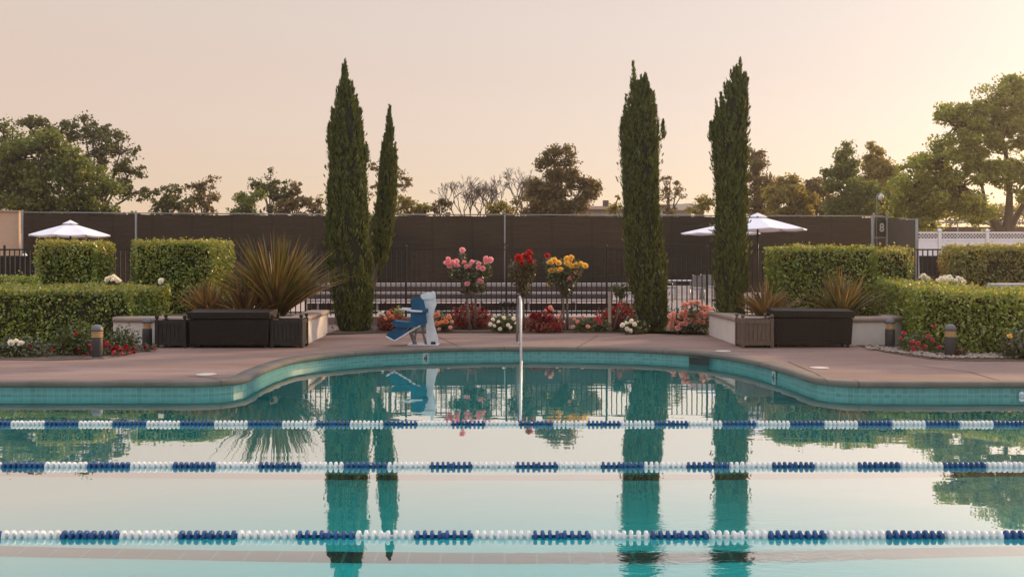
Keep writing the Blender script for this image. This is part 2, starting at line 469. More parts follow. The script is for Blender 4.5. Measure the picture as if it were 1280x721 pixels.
def m_wicker():
    m, nt, out = newmat('dark_wicker')
    b = nt.nodes.new('ShaderNodeBsdfPrincipled'); b.inputs['Roughness'].default_value = 0.6; b.inputs['Specular IOR Level'].default_value = 0.2
    t = nt.nodes.new('ShaderNodeTexCoord')
    ck = nt.nodes.new('ShaderNodeTexWave'); ck.inputs['Scale'].default_value = 12; ck.bands_direction = 'Z'; ck.inputs['Distortion'].default_value = 1.2
    ck2 = nt.nodes.new('ShaderNodeTexWave'); ck2.inputs['Scale'].default_value = 9; ck2.bands_direction = 'X'; ck2.inputs['Distortion'].default_value = 0.6
    nt.links.new(t.outputs['Object'], ck.inputs[0]); nt.links.new(t.outputs['Object'], ck2.inputs[0])
    mu = nt.nodes.new('ShaderNodeMath'); mu.operation = 'MULTIPLY'
    nt.links.new(ck.outputs['Fac'], mu.inputs[0]); nt.links.new(ck2.outputs['Fac'], mu.inputs[1])
    nt.links.new(ramp_node(nt, [(0.1, (0.008, 0.006, 0.005)), (0.8, (0.028, 0.020, 0.017))], mu.outputs[0]), b.inputs['Base Color'])
    bn = nt.nodes.new('ShaderNodeBump'); bn.inputs['Strength'].default_value = 0.6; bn.inputs['Distance'].default_value = 0.01
    nt.links.new(mu.outputs[0], bn.inputs['Height']); nt.links.new(bn.outputs[0], b.inputs['Normal'])
    nt.links.new(b.outputs[0], out.inputs[0])
    return m
M_wicker = m_wicker()

L_hedge = leafmat('hedge_leaf', [(0.030, 0.057, 0.011), (0.109, 0.178, 0.023), (0.253, 0.339, 0.048), (0.437, 0.494, 0.098)], 0.35, 0.06)
L_hedgetip = leafmat('hedge_young_sunlit_leaf', [(0.17, 0.185, 0.04), (0.28, 0.27, 0.065), (0.42, 0.36, 0.08)], 0.4, 0.06)  # young growth; on hedge tops the paler colour also paints in sunlight
L_lithedge = leafmat('lit_hedge_leaf', [(0.138, 0.156, 0.050), (0.237, 0.244, 0.081), (0.350, 0.331, 0.125)], 0.35, 0.05)  # paler copy of the hedge leaf, stronger light put into its colour
M_core = solid('shaded_core', (0.020, 0.021, 0.010), 1.0, 0, 0.3)  # dark colour stands for the shade among inner leaves
L_cypress = leafmat('cypress_leaf', [(0.035, 0.048, 0.018), (0.070, 0.092, 0.028), (0.120, 0.147, 0.045), (0.185, 0.195, 0.066)], 0.3, 0.02, 5.0)
L_dark = leafmat('dark_leaf', [(0.048, 0.060, 0.024), (0.102, 0.114, 0.040), (0.180, 0.180, 0.066)], 0.38, 0.03, 0.4)
L_brown = leafmat('brown_leaf', [(0.090, 0.070, 0.031), (0.156, 0.120, 0.050), (0.252, 0.186, 0.074)], 0.42, 0.03, 0.4)
L_olive = leafmat('olive_leaf', [(0.120, 0.120, 0.031), (0.228, 0.198, 0.050), (0.360, 0.294, 0.078)], 0.55, 0.03, 0.4)
L_gold = leafmat('sunlit_leaf', [(0.115, 0.152, 0.037), (0.213, 0.259, 0.057), (0.356, 0.380, 0.098)], 0.58, 0.03, 0.4)
L_green = leafmat('green_leaf', [(0.066, 0.094, 0.024), (0.132, 0.168, 0.038), (0.222, 0.246, 0.066)], 0.45, 0.03, 0.4)
L_rose = leafmat('rose_leaf', [(0.032, 0.048, 0.017), (0.06, 0.08, 0.027), (0.12, 0.125, 0.045)], 0.25, 0.08)
L_rosered = leafmat('reddish_rose_leaf', [(0.05, 0.05, 0.018), (0.09, 0.075, 0.026), (0.13, 0.085, 0.035)], 0.3, 0.05)
L_burg = leafmat('burgundy_leaf', [(0.07, 0.016, 0.015), (0.16, 0.026, 0.022), (0.26, 0.045, 0.032), (0.28, 0.10, 0.04)], 0.3, 0.05)
L_ground = leafmat('bedding_leaf', [(0.035, 0.055, 0.016), (0.07, 0.095, 0.026), (0.12, 0.14, 0.04)], 0.3, 0.05)
L_flax = leafmat('flax_blade', [(0.026, 0.036, 0.010), (0.065, 0.072, 0.02), (0.15, 0.105, 0.04), (0.35, 0.19, 0.095)], 0.35, 0.03, 1.5)
L_bronze = leafmat('bronze_flax_blade', [(0.05, 0.035, 0.018), (0.16, 0.10, 0.045), (0.36, 0.22, 0.095)], 0.35, 0.03, 1.5)
def petal(name, c): return leafmat(name, [tuple(x * .62 for x in c), c, tuple(min(1, x * 1.25) for x in c)], 0.3, 0.03)
PT = {k: petal(k + '_petal', c) for k, c in dict(pink=(0.82, 0.42, 0.50), red=(0.48, 0.022, 0.022), yellow=(0.80, 0.58, 0.13), coral=(0.78, 0.43, 0.37), white=(0.86, 0.84, 0.82),
      apricot=(0.74, 0.36, 0.20), crimson=(0.30, 0.012, 0.03), rosy=(0.58, 0.07, 0.11)).items()}

# ------------------------------------------------------------------ pool, deck, ground
EDGE = [(-16, 12.57), (-12, 12.57), (-8, 12.57), (-5, 12.57), (-4.25, 12.57), (-3.95, 12.59), (-3.72, 12.67), (-3.57, 12.81), (-3.50, 13.0), (-3.49, 13.26), (-3.52, 13.8), (-3.52, 14.4), (-3.50, 14.96), (-3.42, 15.6),
        (-3.20, 16.14), (-2.93, 16.58), (-2.47, 17.05), (-1.96, 17.38), (-1.14, 17.72), (-0.55, 17.85), (0, 17.89), (0.6, 17.87), (1.15, 17.8), (1.98, 17.63), (2.51, 17.36), (2.95, 17.02),
        (3.32, 16.58), (3.66, 15.66), (3.80, 14.8), (3.87, 14.19), (3.90, 13.6), (3.91, 13.15), (3.97, 12.86), (4.12, 12.64), (4.36, 12.53), (4.7, 12.50), (5, 12.50), (8, 12.50), (12, 12.50), (16, 12.50)]
def densify(p, step=0.12):
    out = []
    n = len(p)
    for i in range(n - 1):
        p0, p1, p2, p3 = [Vector((*p[max(0, min(n - 1, k))], 0)) for k in (i - 1, i, i + 1, i + 2)]
        L = (p2 - p1).length
        if L > 1.4 or (abs(p1.x) > 4.2 and abs(p2.x) > 4.2):
            out.append((p1.x, p1.y)); continue
        m = max(1, int(L / step))
        for k in range(m):
            t = k / m
            q = 0.5 * ((2 * p1) + (p2 - p0) * t + (2 * p0 - 5 * p1 + 4 * p2 - p3) * t * t + (3 * p1 - p0 - 3 * p2 + p3) * t ** 3)
            out.append((q.x, q.y))
    out.append(p[-1])
    return out
FAR = densify(EDGE)
NEAR_Y = 1.2
def sweep(mb, path, prof, closed=False, smooth=True):
    """prof: (offset to the outer side, z); path runs left to right with the outer side at +y"""
    n = len(path); m = len(prof); vs = []; fs = []
    for i, (x, y) in enumerate(path):
        a = path[(i - 1) % n] if (closed or i > 0) else path[i]
        b = path[(i + 1) % n] if (closed or i < n - 1) else path[i]
        t = Vector((b[0] - a[0], b[1] - a[1])).normalized()
        nx, ny = -t.y, t.x
        for o, z in prof: vs.append((x + nx * o, y + ny * o, z))
    for i in range(n if closed else n - 1):
        for k in range(m - 1):
            j = (i + 1) % n
            fs.append((i * m + k, j * m + k, j * m + k + 1, i * m + k + 1))
    mb.add(vs, fs, smooth)
def strip_uv(name, path, z0, z1, mat):
    """vertical band along the pool edge with uv in metres"""
    me = bpy.data.meshes.new(name)
    n = len(path); vs = []; fs = []; us = [0.0]
    for i in range(1, n): us.append(us[-1] + math.hypot(path[i][0] - path[i - 1][0], path[i][1] - path[i - 1][1]))
    for (x, y) in path: vs += [(x, y, z0), (x, y, z1)]
    for i in range(n - 1): fs.append((2 * i, 2 * i + 2, 2 * i + 3, 2 * i + 1))
    me.from_pydata(vs, [], fs)
    uv = me.uv_layers.new(name='UVMap')
    for p in me.polygons:
        for li in p.loop_indices:
            vi = me.loops[li].vertex_index
            uv.data[li].uv = (us[vi // 2], vs[vi][2] - z0)
    me.materials.append(mat); me.update()
    return tag(link_mesh(name, me), kind='structure')
# deck behind the far edge
LIP = 0.20          # coping width
def outset(path, o):
    out = []
    for i, (x, y) in enumerate(path):
        a = path[max(i - 1, 0)]; b = path[min(i + 1, len(path) - 1)]
        t = Vector((b[0] - a[0], b[1] - a[1])).normalized()
        out.append((x - t.y * o, y + t.x * o))
    return out
mb = MB()
OUT = outset(FAR, .10)
ring = OUT + [(16, 25.0), (-16, 25.0)]
mb.add([(x, y, DECK) for x, y in ring], [tuple(range(len(ring)))])
mb.add([(-30, -6, DECK), (30, -6, DECK), (30, NEAR_Y - .02, DECK), (-30, NEAR_Y - .02, DECK)], [(0, 1, 2, 3)])
mb.add([(-30, NEAR_Y - .02, DECK), (-16, NEAR_Y - .02, DECK), (-16, 25, DECK), (-30, 25, DECK)], [(0, 1, 2, 3)])
mb.add([(16, NEAR_Y - .02, DECK), (30, NEAR_Y - .02, DECK), (30, 25, DECK), (16, 25, DECK)], [(0, 1, 2, 3)])
tag(mb.build('pool_deck', M_deck), kind='structure')
# bull-nosed coping round the edge
mb = MB()
prof = [(LIP, DECK - .02), (LIP, DECK + .004), (0.02, DECK + .004), (-0.012, DECK + .001), (-0.027, DECK - .008), (-0.034, DECK - .024), (-0.034, DECK - .048), (-0.027, DECK - .066), (-0.012, DECK - .076), (0.02, DECK - .078), (0.06, DECK - .078)]
sweep(mb, FAR, prof)
mb.box(-16, 16, NEAR_Y - .3, NEAR_Y + .03, DECK - .1, DECK + .004, .02)
tag(mb.build('pool_coping', M_coping), kind='structure')
WALL = outset(FAR, 0.02)
tile = strip_uv('waterline_tile', WALL, -0.14, DECK - .077, M_tile)
wallm = MB()
W2 = outset(FAR, 0.023)
m_ = len(W2)
wallm.add([(x, y, -1.42) for x, y in W2] + [(x, y, -0.14) for x, y in W2], [(i, i + 1, m_ + i + 1, m_ + i) for i in range(m_ - 1)])
wallm.add([(-16, 12.6, -1.42), (-16, NEAR_Y, -1.42), (-16, NEAR_Y, .14), (-16, 12.6, .14), (16, 12.5, -1.42), (16, NEAR_Y, -1.42), (16, NEAR_Y, .14), (16, 12.5, .14)],
          [(0, 1, 2, 3), (4, 7, 6, 5), (1, 5, 6, 2)])
tag(wallm.build('pool_wall', M_plaster), kind='structure')
mb = MB()
mb.add([(-16.2, NEAR_Y - .1, -1.40), (16.2, NEAR_Y - .1, -1.40), (16.2, 18.3, -1.40), (-16.2, 18.3, -1.40)], [(0, 1, 2, 3)])
tag(mb.build('pool_floor', M_plaster), kind='structure')
ROPES = [6.23, 8.41, 10.65]
for k, yy in enumerate((2.9, 4.95, 7.1, 9.28)):
    me = bpy.data.meshes.new('lane_marking')
    me.from_pydata([(-15, yy - .105, -1.392), (15, yy - .105, -1.392), (15, yy + .105, -1.392), (-15, yy + .105, -1.392)], [], [(0, 1, 2, 3)])
    uv = me.uv_layers.new(name='UVMap')
    for li, c in enumerate(((0, 0.01), (30, 0.01), (30, .22), (0, .22))): uv.data[li].uv = c
    me.materials.append(M_linetile)
    tag(link_mesh('lane_marking', me), kind='structure')
mb = MB()
W3 = outset(FAR, 0.018)
ring = W3 + [(16, NEAR_Y), (-16, NEAR_Y)]
mb.add([(x, y, WZ) for x, y in ring], [tuple(reversed(range(len(ring))))])
tag(mb.build('pool_water', M_water), kind='structure')
# land beyond: court, open ground to the horizon
mb = MB()
mb.add([(-60, 24.6, .42), (60, 24.6, .42), (60, 62, .42), (-60, 62, .42), (-60, 24.6, .1), (60, 24.6, .1)], [(0, 1, 2, 3), (4, 5, 1, 0)])
tag(mb.build('court_ground', M_court), kind='structure')
mb = MB()
Z = 0.2
for x0, x1, y0, y1 in ((-3000, 3000, 25.0, 4000), (-3000, -30, -300, 25.0), (30, 3000, -300, 25.0), (-30, 30, -300, -6)):
    mb.add([(x0, y0, Z), (x1, y0, Z), (x1, y1, Z), (x0, y1, Z)], [(0, 1, 2, 3)])
tag(mb.build('ground', M_ground), kind='structure')
# planting beds lie on the deck line
mb = MB()
bedpts = [G(-420, 449), G(0, 450), G(60, 450.5), G(110, 449.5), G(150, 445.5), G(176, 440), G(196, 436.5), G(200, 432)]
back_y = 18.6
mb.slab([(p.x, p.y) for p in bedpts] + [(-13.5, back_y + 4)], DECK - .02, DECK + .008)
rb = [G(1072, 432), G(1085, 436), G(1105, 440), G(1130, 444.5), G(1165, 449.5), G(1210, 451.5), G(1280, 452), G(1700, 452)]
mb.slab([(p.x, p.y) for p in rb] + [(13.5, back_y + 4), (rb[0].x, back_y)], DECK - .02, DECK + .008)
cb = [G(470, 416.5), G(700, 416), G(895, 416.5)]
mb.slab([(-3.9, 20.9)] + [(p.x, p.y) for p in cb] + [(4.1, 20.9), (4.1, 24.1), (-3.9, 24.1)], DECK - .02, DECK + .03)
tag(mb.build('bed_soil_ground', M_soil), kind='structure')
# joints in the deck
mb = MB()
def joint(a, b, w=.010):
    a = G(*a); b = G(*b); t = (b - a).normalized(); s = Vector((-t.y, t.x, 0)) * w
    z = Vector((0, 0, .004))
    mb.add([a - s + z, b - s + z, b + s + z, a + s + z], [(0, 1, 2, 3)])
for a, b in (((717, 437), (748, 419)), ((575, 434), (540, 417)), ((1036, 477), (1018, 466)), ((1018, 466), (985, 452)), ((288, 474), (235, 470)), ((1250, 476), (1212, 465)), ((1212, 465), (1140, 456)), ((400, 436), (440, 433.5)), ((890, 437), (960, 440))):
    joint(a, b)
for i in (8, 40, 62, 84, 104, len(FAR) - 6, len(FAR) - 2):
    if i >= len(FAR) - 1: continue
    x, y = FAR[i]; x2, y2 = FAR[i + 1]; t = Vector((x2 - x, y2 - y)).normalized(); nx, ny = -t.y, t.x
    pts = []
    for o_, z_ in ((LIP, DECK + .0065), (.02, DECK + .0065), (-.014, DECK + .0035), (-.030, DECK - .007), (-.0375, DECK - .024), (-.0375, DECK - .048), (-.030, DECK - .068)):
        pts.append((Vector((x + nx * o_ - t.x * .006, y + ny * o_ - t.y * .006, z_)), Vector((x + nx * o_ + t.x * .006, y + ny * o_ + t.y * .006, z_))))
    mb.add([p_ for pr in pts for p_ in pr], [(2 * k, 2 * k + 2, 2 * k + 3, 2 * k + 1) for k in range(len(pts) - 1)])
tag(mb.build('deck_joint_lines', solid('joint_dark', (0.06, 0.045, 0.04), 0.9)), kind='structure')

# ------------------------------------------------------------------ lane ropes
DISC_PROF = [(0.012, -.0122), (0.029, -.0120), (0.0345, -.0095), (0.0368, -.0045), (0.0368, .0045), (0.0345, .0095), (0.029, .0120), (0.012, .0122)]
def disc_mesh(mat, name):
    me = bpy.data.meshes.new(name); b = MB(); b.lathe((0, 0, 0), DISC_PROF, 18, 'x')
    me.from_pydata(b.v, [], b.f); me.polygons.foreach_set('use_smooth', b.sm); me.materials.append(mat); me.update()
    return me
DISC = {'blue': disc_mesh(M_blue, 'float_disc'), 'white': disc_mesh(M_whitefloat, 'float_disc')}
ROPE_SPEC = [(6.23, -2.825, 0.7372, 'nearest lane rope with blue and white float discs, largest in the water'),
             (8.41, -4.310, 0.7227, 'middle lane rope of blue and white float discs, between two others'),
             (10.65, -5.000, 0.7249, 'farthest lane rope of blue and white discs, closest to the rounded pool end')]
CZR = WZ + 0.007
for y, xs, per, lab in ROPE_SPEC:
    y, xs, per = y * RS, xs * RS, per * RS
    root = thing('lane_rope', (0, y, CZR), lab, 'lane rope', 'lane ropes across the pool')
    half = 640 * y / F + .25
    pitch = per / 16
    b = MB(); b.tube([(-15.9, y, CZR), (15.9, y, CZR)], .006, 8); b.build('cable', M_cable, root)
    far_b = {'blue': MB(), 'white': MB()}
    k0 = math.floor((-15.6 - xs) / (per / 2)); k1 = math.ceil((15.6 - xs) / (per / 2))
    for k in range(k0, k1):
        colr = 'blue' if k % 2 == 0 else 'white'
        x0 = xs + k * per / 2
        if -half < x0 + per / 2 and x0 < half:
            sb = MB()                               # moulded hub that joins the discs
            sb.lathe((x0, y, CZR), [(.008, 0), (.010, .002), (.010, pitch * 3.5), (.023, pitch * 3.52), (.023, pitch * 4.48), (.010, pitch * 4.5), (.010, pitch * 7.5), (.019, pitch * 7.52), (.019, pitch * 7.97), (.010, pitch * 7.98)], 14, 'x')
            sec = sb.build('float_section', M_blue if colr == 'blue' else M_whitefloat, root)
            sec['label'] = 'run of eight %s float discs' % colr
            for j in range(8):
                dsc = link_mesh('float_disc', DISC[colr], sec)
                dsc.location = (x0 + pitch * (j + .5), 0, random.uniform(-.002, .002))
                dsc.rotation_euler = (random.uniform(0, 6), random.uniform(-.07, .07), random.uniform(-.07, .07))
        else:
            for j in range(8): far_b[colr].lathe((x0 + pitch * (j + .5), y, CZR), DISC_PROF, 10, 'x')
    for c in far_b:
        if far_b[c].v:
            o = far_b[c].build('float_discs', M_blue if c == 'blue' else M_whitefloat, root); o['kind'] = 'stuff'

# ------------------------------------------------------------------ pool fittings
M_lid = solid('skimmer_lid', (0.47, 0.44, 0.42), 0.6)
for (x, y), lab in zip(((258, 468.3), (904, 439.0), (1024, 460.0)), ('round white skimmer lid set flush in the deck before the corner of dark storage boxes', 'round white skimmer lid in the deck by the stuccoed planter end with wooden crate', 'round white skimmer lid in the deck near the cracked corner of the coping')):
    p = G(x, y); b = MB(); b.lathe((p.x, p.y, DECK), [(.02, .002), (.135, .002), (.135, .008), (.125, .011), (.02, .011)], 28)
    tag(b.build('skimmer_hatch', M_lid), lab, 'skimmer lid', 'skimmer lids in the deck')
# depth marker tiles with the figure 4
M_ink = solid('black_ink', (0.012, 0.012, 0.014), 0.5)
def text_mesh(name, body, size, extrude, mat, offset=0.0):
    cu = bpy.data.curves.new(name, 'FONT'); cu.body = body; cu.size = size; cu.align_x = 'CENTER'; cu.align_y = 'CENTER'; cu.extrude = extrude; cu.offset = offset
    o = bpy.data.objects.new(name, cu); COL.objects.link(o)
    me = bpy.data.meshes.new_from_object(o.evaluated_get(bpy.context.evaluated_depsgraph_get()))
    bpy.data.objects.remove(o); bpy.data.curves.remove(cu)
    me.name = name; me.materials.clear(); me.materials.append(mat)
    return me
def marker(x, y, ang, lab):
    root = thing('depth_marker', (x, y, .085), lab, 'depth marker')
    b = MB(); b.box(x - .055, x + .055, y - .008, y + .006, .005, .160, .003); t = b.build('marker_tile', solid('marker_tile', (0.30, 0.42, 0.42), 0.35), root)
    o = link_mesh('number', text_mesh('number', '4', .15, .001, M_ink), root)
    o.location = (0, -.0105, -.012); o.rotation_euler = (R(90), 0, 0)
    root.rotation_euler = (0, 0, ang)
marker(-1.53, 17.60, R(22), 'white depth tile reading 4 in the waterline below the chair lift')
marker(3.83, 14.55, R(-80), 'white depth tile reading 4 in the bend of the waterline tile')
b = MB()
p = P(877, 451, 16.75)
root = thing('skimmer_mouth', (p.x, p.y, 0.02), 'dark rectangular skimmer opening in the waterline tiles of the rounded end', 'skimmer')
b.box(p.x - .19, p.x + .19, p.y - .09, p.y - .08, -.10, .160); b.build('opening', solid('skimmer_dark', (0.008, 0.02, 0.02), 0.6), root)
root.rotation_euler = (0, 0, R(-42))
p = P(1277, 487, 12.48)
root = thing('wall_fitting', (p.x, p.y, .09), 'small round white rope anchor on the straight tiled edge', 'anchor')
b = MB(); b.lathe((p.x, p.y, .085), [(.02, -.012), (.036, -.012), (.036, .006), (.02, .006)], 20, 'y'); b.build('cup', M_whiteplastic, root)
b = MB(); b.tube([(p.x - .025, p.y - .018, .085), (p.x, p.y - .035, .085), (p.x + .025, p.y - .018, .085)], .006, 8); b.build('eye', M_steel, root)

# grab rail rising out of the water
root = thing('grab_rail', G(648, 429), 'tall chromed grab rail curving from the deck into the pool by the red rose', 'handrail')
a = P(650, 372, 17.75)
b = MB()
top = P(650.5, 374, 17.6)
b.tube([G(646.5, 429), P(646.8, 400, 18.6), P(647.6, 378, 18.5), P(648.5, 372.5, 18.3), P(649.6, 371, 17.95), P(650.4, 373.5, 17.62), P(650.6, 380, 17.5), P(650.9, 430, 17.3), Vector((.155, 17.2, 0)), Vector((.155, 17.1, -.7)), Vector((.155, 17.5, -1.0))], .024, 12)
b.build('tube', M_steel, root)
b = MB(); q = G(646.5, 429); b.lathe((q.x, q.y, DECK), [(.02, .001), (.055, .001), (.05, .018), (.026, .028)], 18); b.build('flange', M_steel, root)

# ------------------------------------------------------------------ chair lift
D = 18.35
root = thing('pool_chair_lift', P(530, 431, D), 'white post pool lift with a blue moulded seat and footrest', 'pool lift')
def Q(x, y, dy=0.0): p = P(x, y, D); p.y += dy; return p
b = MB()
b.prism([(Q(x, 0).x, Q(0, y).z) for x, y in ((537, 430.3), (547.3, 430.3), (547.6, 424), (544.6, 414), (542, 405), (540.8, 395), (542.6, 386), (545.3, 379), (544, 369.5), (541.5, 366), (533, 367), (529, 369.5), (531.5, 385), (534, 400), (534.5, 415), (535, 424))], D - .10, D + .12)
mast = b.build('mast', M_whiteplastic, root, .015)
b = MB()
b.prism([(Q(x, 0).x, Q(0, y).z) for x, y in ((527, 366.5), (533, 364.5), (538, 365.3), (541, 362.8), (543.6, 364.2), (544.2, 368.5), (540, 371.5), (534, 371), (527.5, 371.6))], D - .12, D + .14)
b.build('mast_head', M_whiteplastic, root, .012)
b = MB(); b.box(Q(509, 0).x, Q(550, 0).x, D - .20, D + .22, DECK, DECK + .018, .004); b.build('base_plate', M_whiteplastic, root)
b = MB(); b.box(Q(540, 0).x, Q(546, 0).x, D - .14, D - .10, DECK + .022, DECK + .07, .006); b.build('clamp', M_iron, root)
b = MB()
b.prism([(Q(x, 0).x, Q(0, y).z) for x, y in ((516.6, 373), (518.5, 371), (527, 370.7), (530.5, 374), (533, 386), (534.5, 401), (531, 404.6), (524, 405.5), (516, 401), (515.5, 396), (516.4, 384))], D - .30, D + .14)
b.build('backrest', M_blueplastic, root, .025)
b = MB(); b.box(Q(530, 0).x, Q(536.5, 0).x, D - .34, D - .10, Q(0, 389).z, Q(0, 383.5).z, .012); b.build('hinge_block', M_blueplastic, root)
b = MB()
b.prism([(Q(x, 0).x, Q(0, y).z) for x, y in ((490.5, 400.3), (492, 399.6), (510, 401.2), (520, 400), (524, 404.5), (516, 406.5), (505, 406.4), (492, 404.6))], D - .34, D + .16)
b.build('seat', M_blueplastic, root, .012)
b = MB(); b.tube([Q(499.5, 384, -.33), Q(513, 385.2, -.33), Q(514, 386.2, -.33), Q(530, 387, -.32)], [.014, .014, .02, .02], 10); b.build('armrest', M_whiteplastic, root)
b = MB(); b.tube([Q(499.5, 384, .15), Q(513, 385.2, .15), Q(530, 387, .15)], [.014, .018, .02], 10); b.build('armrest', M_whiteplastic, root)
b = MB()
b.prism([(Q(x, 0).x, Q(0, y).z) for x, y in ((482, 418.2), (483.5, 416), (496.5, 407), (509, 408.2), (511, 411), (494, 424.3))], D - .30, D - .24)
b.prism([(Q(x, 0).x, Q(0, y).z) for x, y in ((482, 418.2), (484, 416), (496, 408), (499, 408.6), (486.5, 418.3))], D - .24, D + .12)
b.build('footrest', M_blueplastic, root, .008)
b = MB(); b.tube([Q(482.2, 418.6, -.31), Q(493.2, 424.3, -.31), Q(506, 417, -.31), Q(518, 409.6, -.31), Q(527, 405, -.30)], .014, 10); b.build('footrest_frame', M_whiteplastic, root)
b = MB(); b.tube([Q(512, 407), Q(512.8, 416), Q(516.5, 425), Q(518, 430.6)], [.045, .04, .035, .045], 10); b.tube([Q(521, 405), Q(518.5, 420), Q(517.5, 430)], .018, 8); b.build('support_leg', M_galv, root)
b = MB(); b.tube([Q(528, 404, -.05), Q(529.5, 418, -.05), Q(533, 430.5, -.05)], [.02, .02, .025], 8); b.build('actuator', M_galv, root)
root.scale = (.94, .95, .97)

# ------------------------------------------------------------------ raised planters
def wall_run(mb, pts, z0, z1, th):
    sweep(mb, pts, [(0, z0), (0, z1), (th, z1), (th, z0)], smooth=False)
CAPZ = 0.76
def planter(pts, lab, soilpoly, ends):
    root = thing('raised_planter', (pts[len(pts) // 2][0], pts[len(pts) // 2][1], DECK), lab, 'planter', 'raised planters by the pool')
    b = MB()
    sweep(b, pts, [(.3, DECK - .02), (0, DECK - .02), (0, CAPZ - .09), (.3, CAPZ - .09), (.3, DECK - .02)], smooth=False)
    for e in ends: b.box(*e)
    b.build('wall', M_stucco, root)
    b = MB()
    sweep(b, pts, [(.34, CAPZ - .088), (-.03, CAPZ - .088), (-.045, CAPZ - .06), (-.045, CAPZ - .03), (-.03, CAPZ - .004), (0, CAPZ), (.34, CAPZ), (.34, CAPZ - .088)], smooth=False)
    b.build('cap', M_cap, root)
    b = MB(); b.slab(soilpoly, CAPZ - .2, CAPZ - .08); b.build('soil', M_soil, root)
# outer side is +normal: the paths run so that the bed lies on that side
planter([(-7.3, 18.22), (-5.0, 18.22), (-3.80, 18.22), (-3.88, 20.0), (-3.92, 21.2)], 'low stucco planter with stone cap, holding the tall fan shaped flax', [(-7.2, 18.4), (-4.0, 18.4), (-4.1, 21.1), (-7.2, 21.1)], [])
planter([(4.14, 20.9), (4.14, 20.0), (4.14, 18.22), (5.6, 18.22), (6.9, 18.25), (7.25, 18.5), (7.4, 19.2)], 'low stucco planter with stone cap, one tall cypress standing in its corner', [(4.3, 18.4), (7.0, 18.4), (7.3, 20.9), (4.3, 20.9)], [])

# ------------------------------------------------------------------ storage boxes and crates
def storage_box(x0, x1, y0, y1, z1, lab, ajar):
    root = thing('storage_box', ((x0 + x1) / 2, y0, DECK), lab, 'storage box', 'wicker storage boxes on the deck')
    w = .02
    b = MB()
    vs = [(x0 + w, y0 + .02, DECK + .05), (x1 - w, y0 + .02, DECK + .05), (x1 - w, y1 - .02, DECK + .05), (x0 + w, y1 - .02, DECK + .05), (x0, y0, z1 - .15), (x1, y0, z1 - .15), (x1, y1, z1 - .15), (x0, y1, z1 - .15)]
    b.add(vs, [(3, 2, 1, 0), (4, 5, 6, 7), (0, 1, 5, 4), (1, 2, 6, 5), (2, 3, 7, 6), (3, 0, 4, 7)])
    b.build('body', M_wicker, root, .012)
    b = MB()
    vs = [(x0 - .02, y0 - .025, z1 - .142 + ajar), (x1 + .02, y0 - .025, z1 - .142), (x1 + .02, y1 + .02, z1 - .142), (x0 - .02, y1 + .02, z1 - .142 + ajar),
          (x0 - .02, y0 - .025, z1 - .02 + ajar), (x1 + .02, y0 - .025, z1 - .02), (x1 + .02, y1 + .02, z1 + .01), (x0 - .02, y1 + .02, z1 + .01 + ajar)]
    b.add(vs, [(3, 2, 1, 0), (4, 5, 6, 7), (0, 1, 5, 4), (1, 2, 6, 5), (2, 3, 7, 6), (3, 0, 4, 7)])
    b.build('lid', M_wicker, root, .014)
    for fx in (x0 + .06, x1 - .1):
        for fy in (y0 + .05, y1 - .1):
            b = MB(); b.box(fx, fx + .05, fy, fy + .05, DECK, DECK + .05); b.build('foot', M_iron, root)
storage_box(P(235.5, 0, 17.6).x, P(336.5, 0, 17.6).x, 17.6, 18.15, .90, 'dark brown wicker storage box between two dark slatted crates', 0.0)
storage_box(P(967.5, 0, 17.75).x, P(1066.5, 0, 17.75).x, 17.75, 18.17, .91, 'dark brown wicker storage box with sagging lid beside one weathered wooden crate', 0.012)
def crate(cx, y0, w, h, mat, lab):
    root = thing('slatted_crate', (cx, y0, DECK), lab, 'crate', 'slatted wooden planter crates')
    x0, x1 = cx - w / 2, cx + w / 2; dp = min(w, .52)
    for px in (x0, x1 - .06):
        for py in (y0, y0 + dp - .06):
            b = MB(); b.box(px, px + .06, py, py + .06, DECK, DECK + h, .006)
            b.lathe((px + .03, py + .03, DECK + h), [(.012, -.003), (.014, .012), (.030, .024), (.037, .045), (.030, .066), (.012, .078)], 12)
            b.build('post', mat, root)
    for za, zb in ((DECK + .05, DECK + .12), (DECK + h - .09, DECK + h - .02)):
        for yy in (y0 + .012, y0 + dp - .042):
            b = MB(); b.box(x0 + .055, x1 - .055, yy, yy + .03, za, zb); b.build('rail', mat, root)
        for xx in (x0 + .012, x1 - .042):
            b = MB(); b.box(xx, xx + .03, y0 + .055, y0 + dp - .055, za, zb); b.build('rail', mat, root)
    b = MB(); n = 6; sw = (w - .12) / n
    for k in range(n):
        b.box(x0 + .06 + k * sw + .004, x0 + .06 + (k + 1) * sw - .004, y0 + .024, y0 + .044, DECK + .121, DECK + h - .091)
        b.box(x0 + .06 + k * sw + .004, x0 + .06 + (k + 1) * sw - .004, y0 + dp - .04, y0 + dp - .02, DECK + .121, DECK + h - .091)
    m = 5; sw = (dp - .12) / m
    for k in range(m):
        for xx in (x0 + .024, x1 - .044): b.box(xx, xx + .02, y0 + .06 + k * sw + .004, y0 + .06 + (k + 1) * sw - .004, DECK + .121, DECK + h - .091)
    b.build('slat_panel', mat, root)
    b = MB(); b.box(x0 + .05, x1 - .05, y0 + .05, y0 + dp - .05, DECK + .1, DECK + h - .10); b.build('soil', M_soil, root)
M_darkwood = solid('dark_wood', (0.022, 0.018, 0.016), 0.85, 0, 0.35, 7, 0.3, 40, (6, 6, 1))
crate(P(214.5, 0, 17.72).x, 17.65, .555, .50, M_darkwood, 'dark slatted planter crate beside the bollard in front of stucco wall')
crate(P(359, 0, 17.72).x, 17.65, .575, .52, M_darkwood, 'dark slatted planter crate at the sunlit end of the planter')
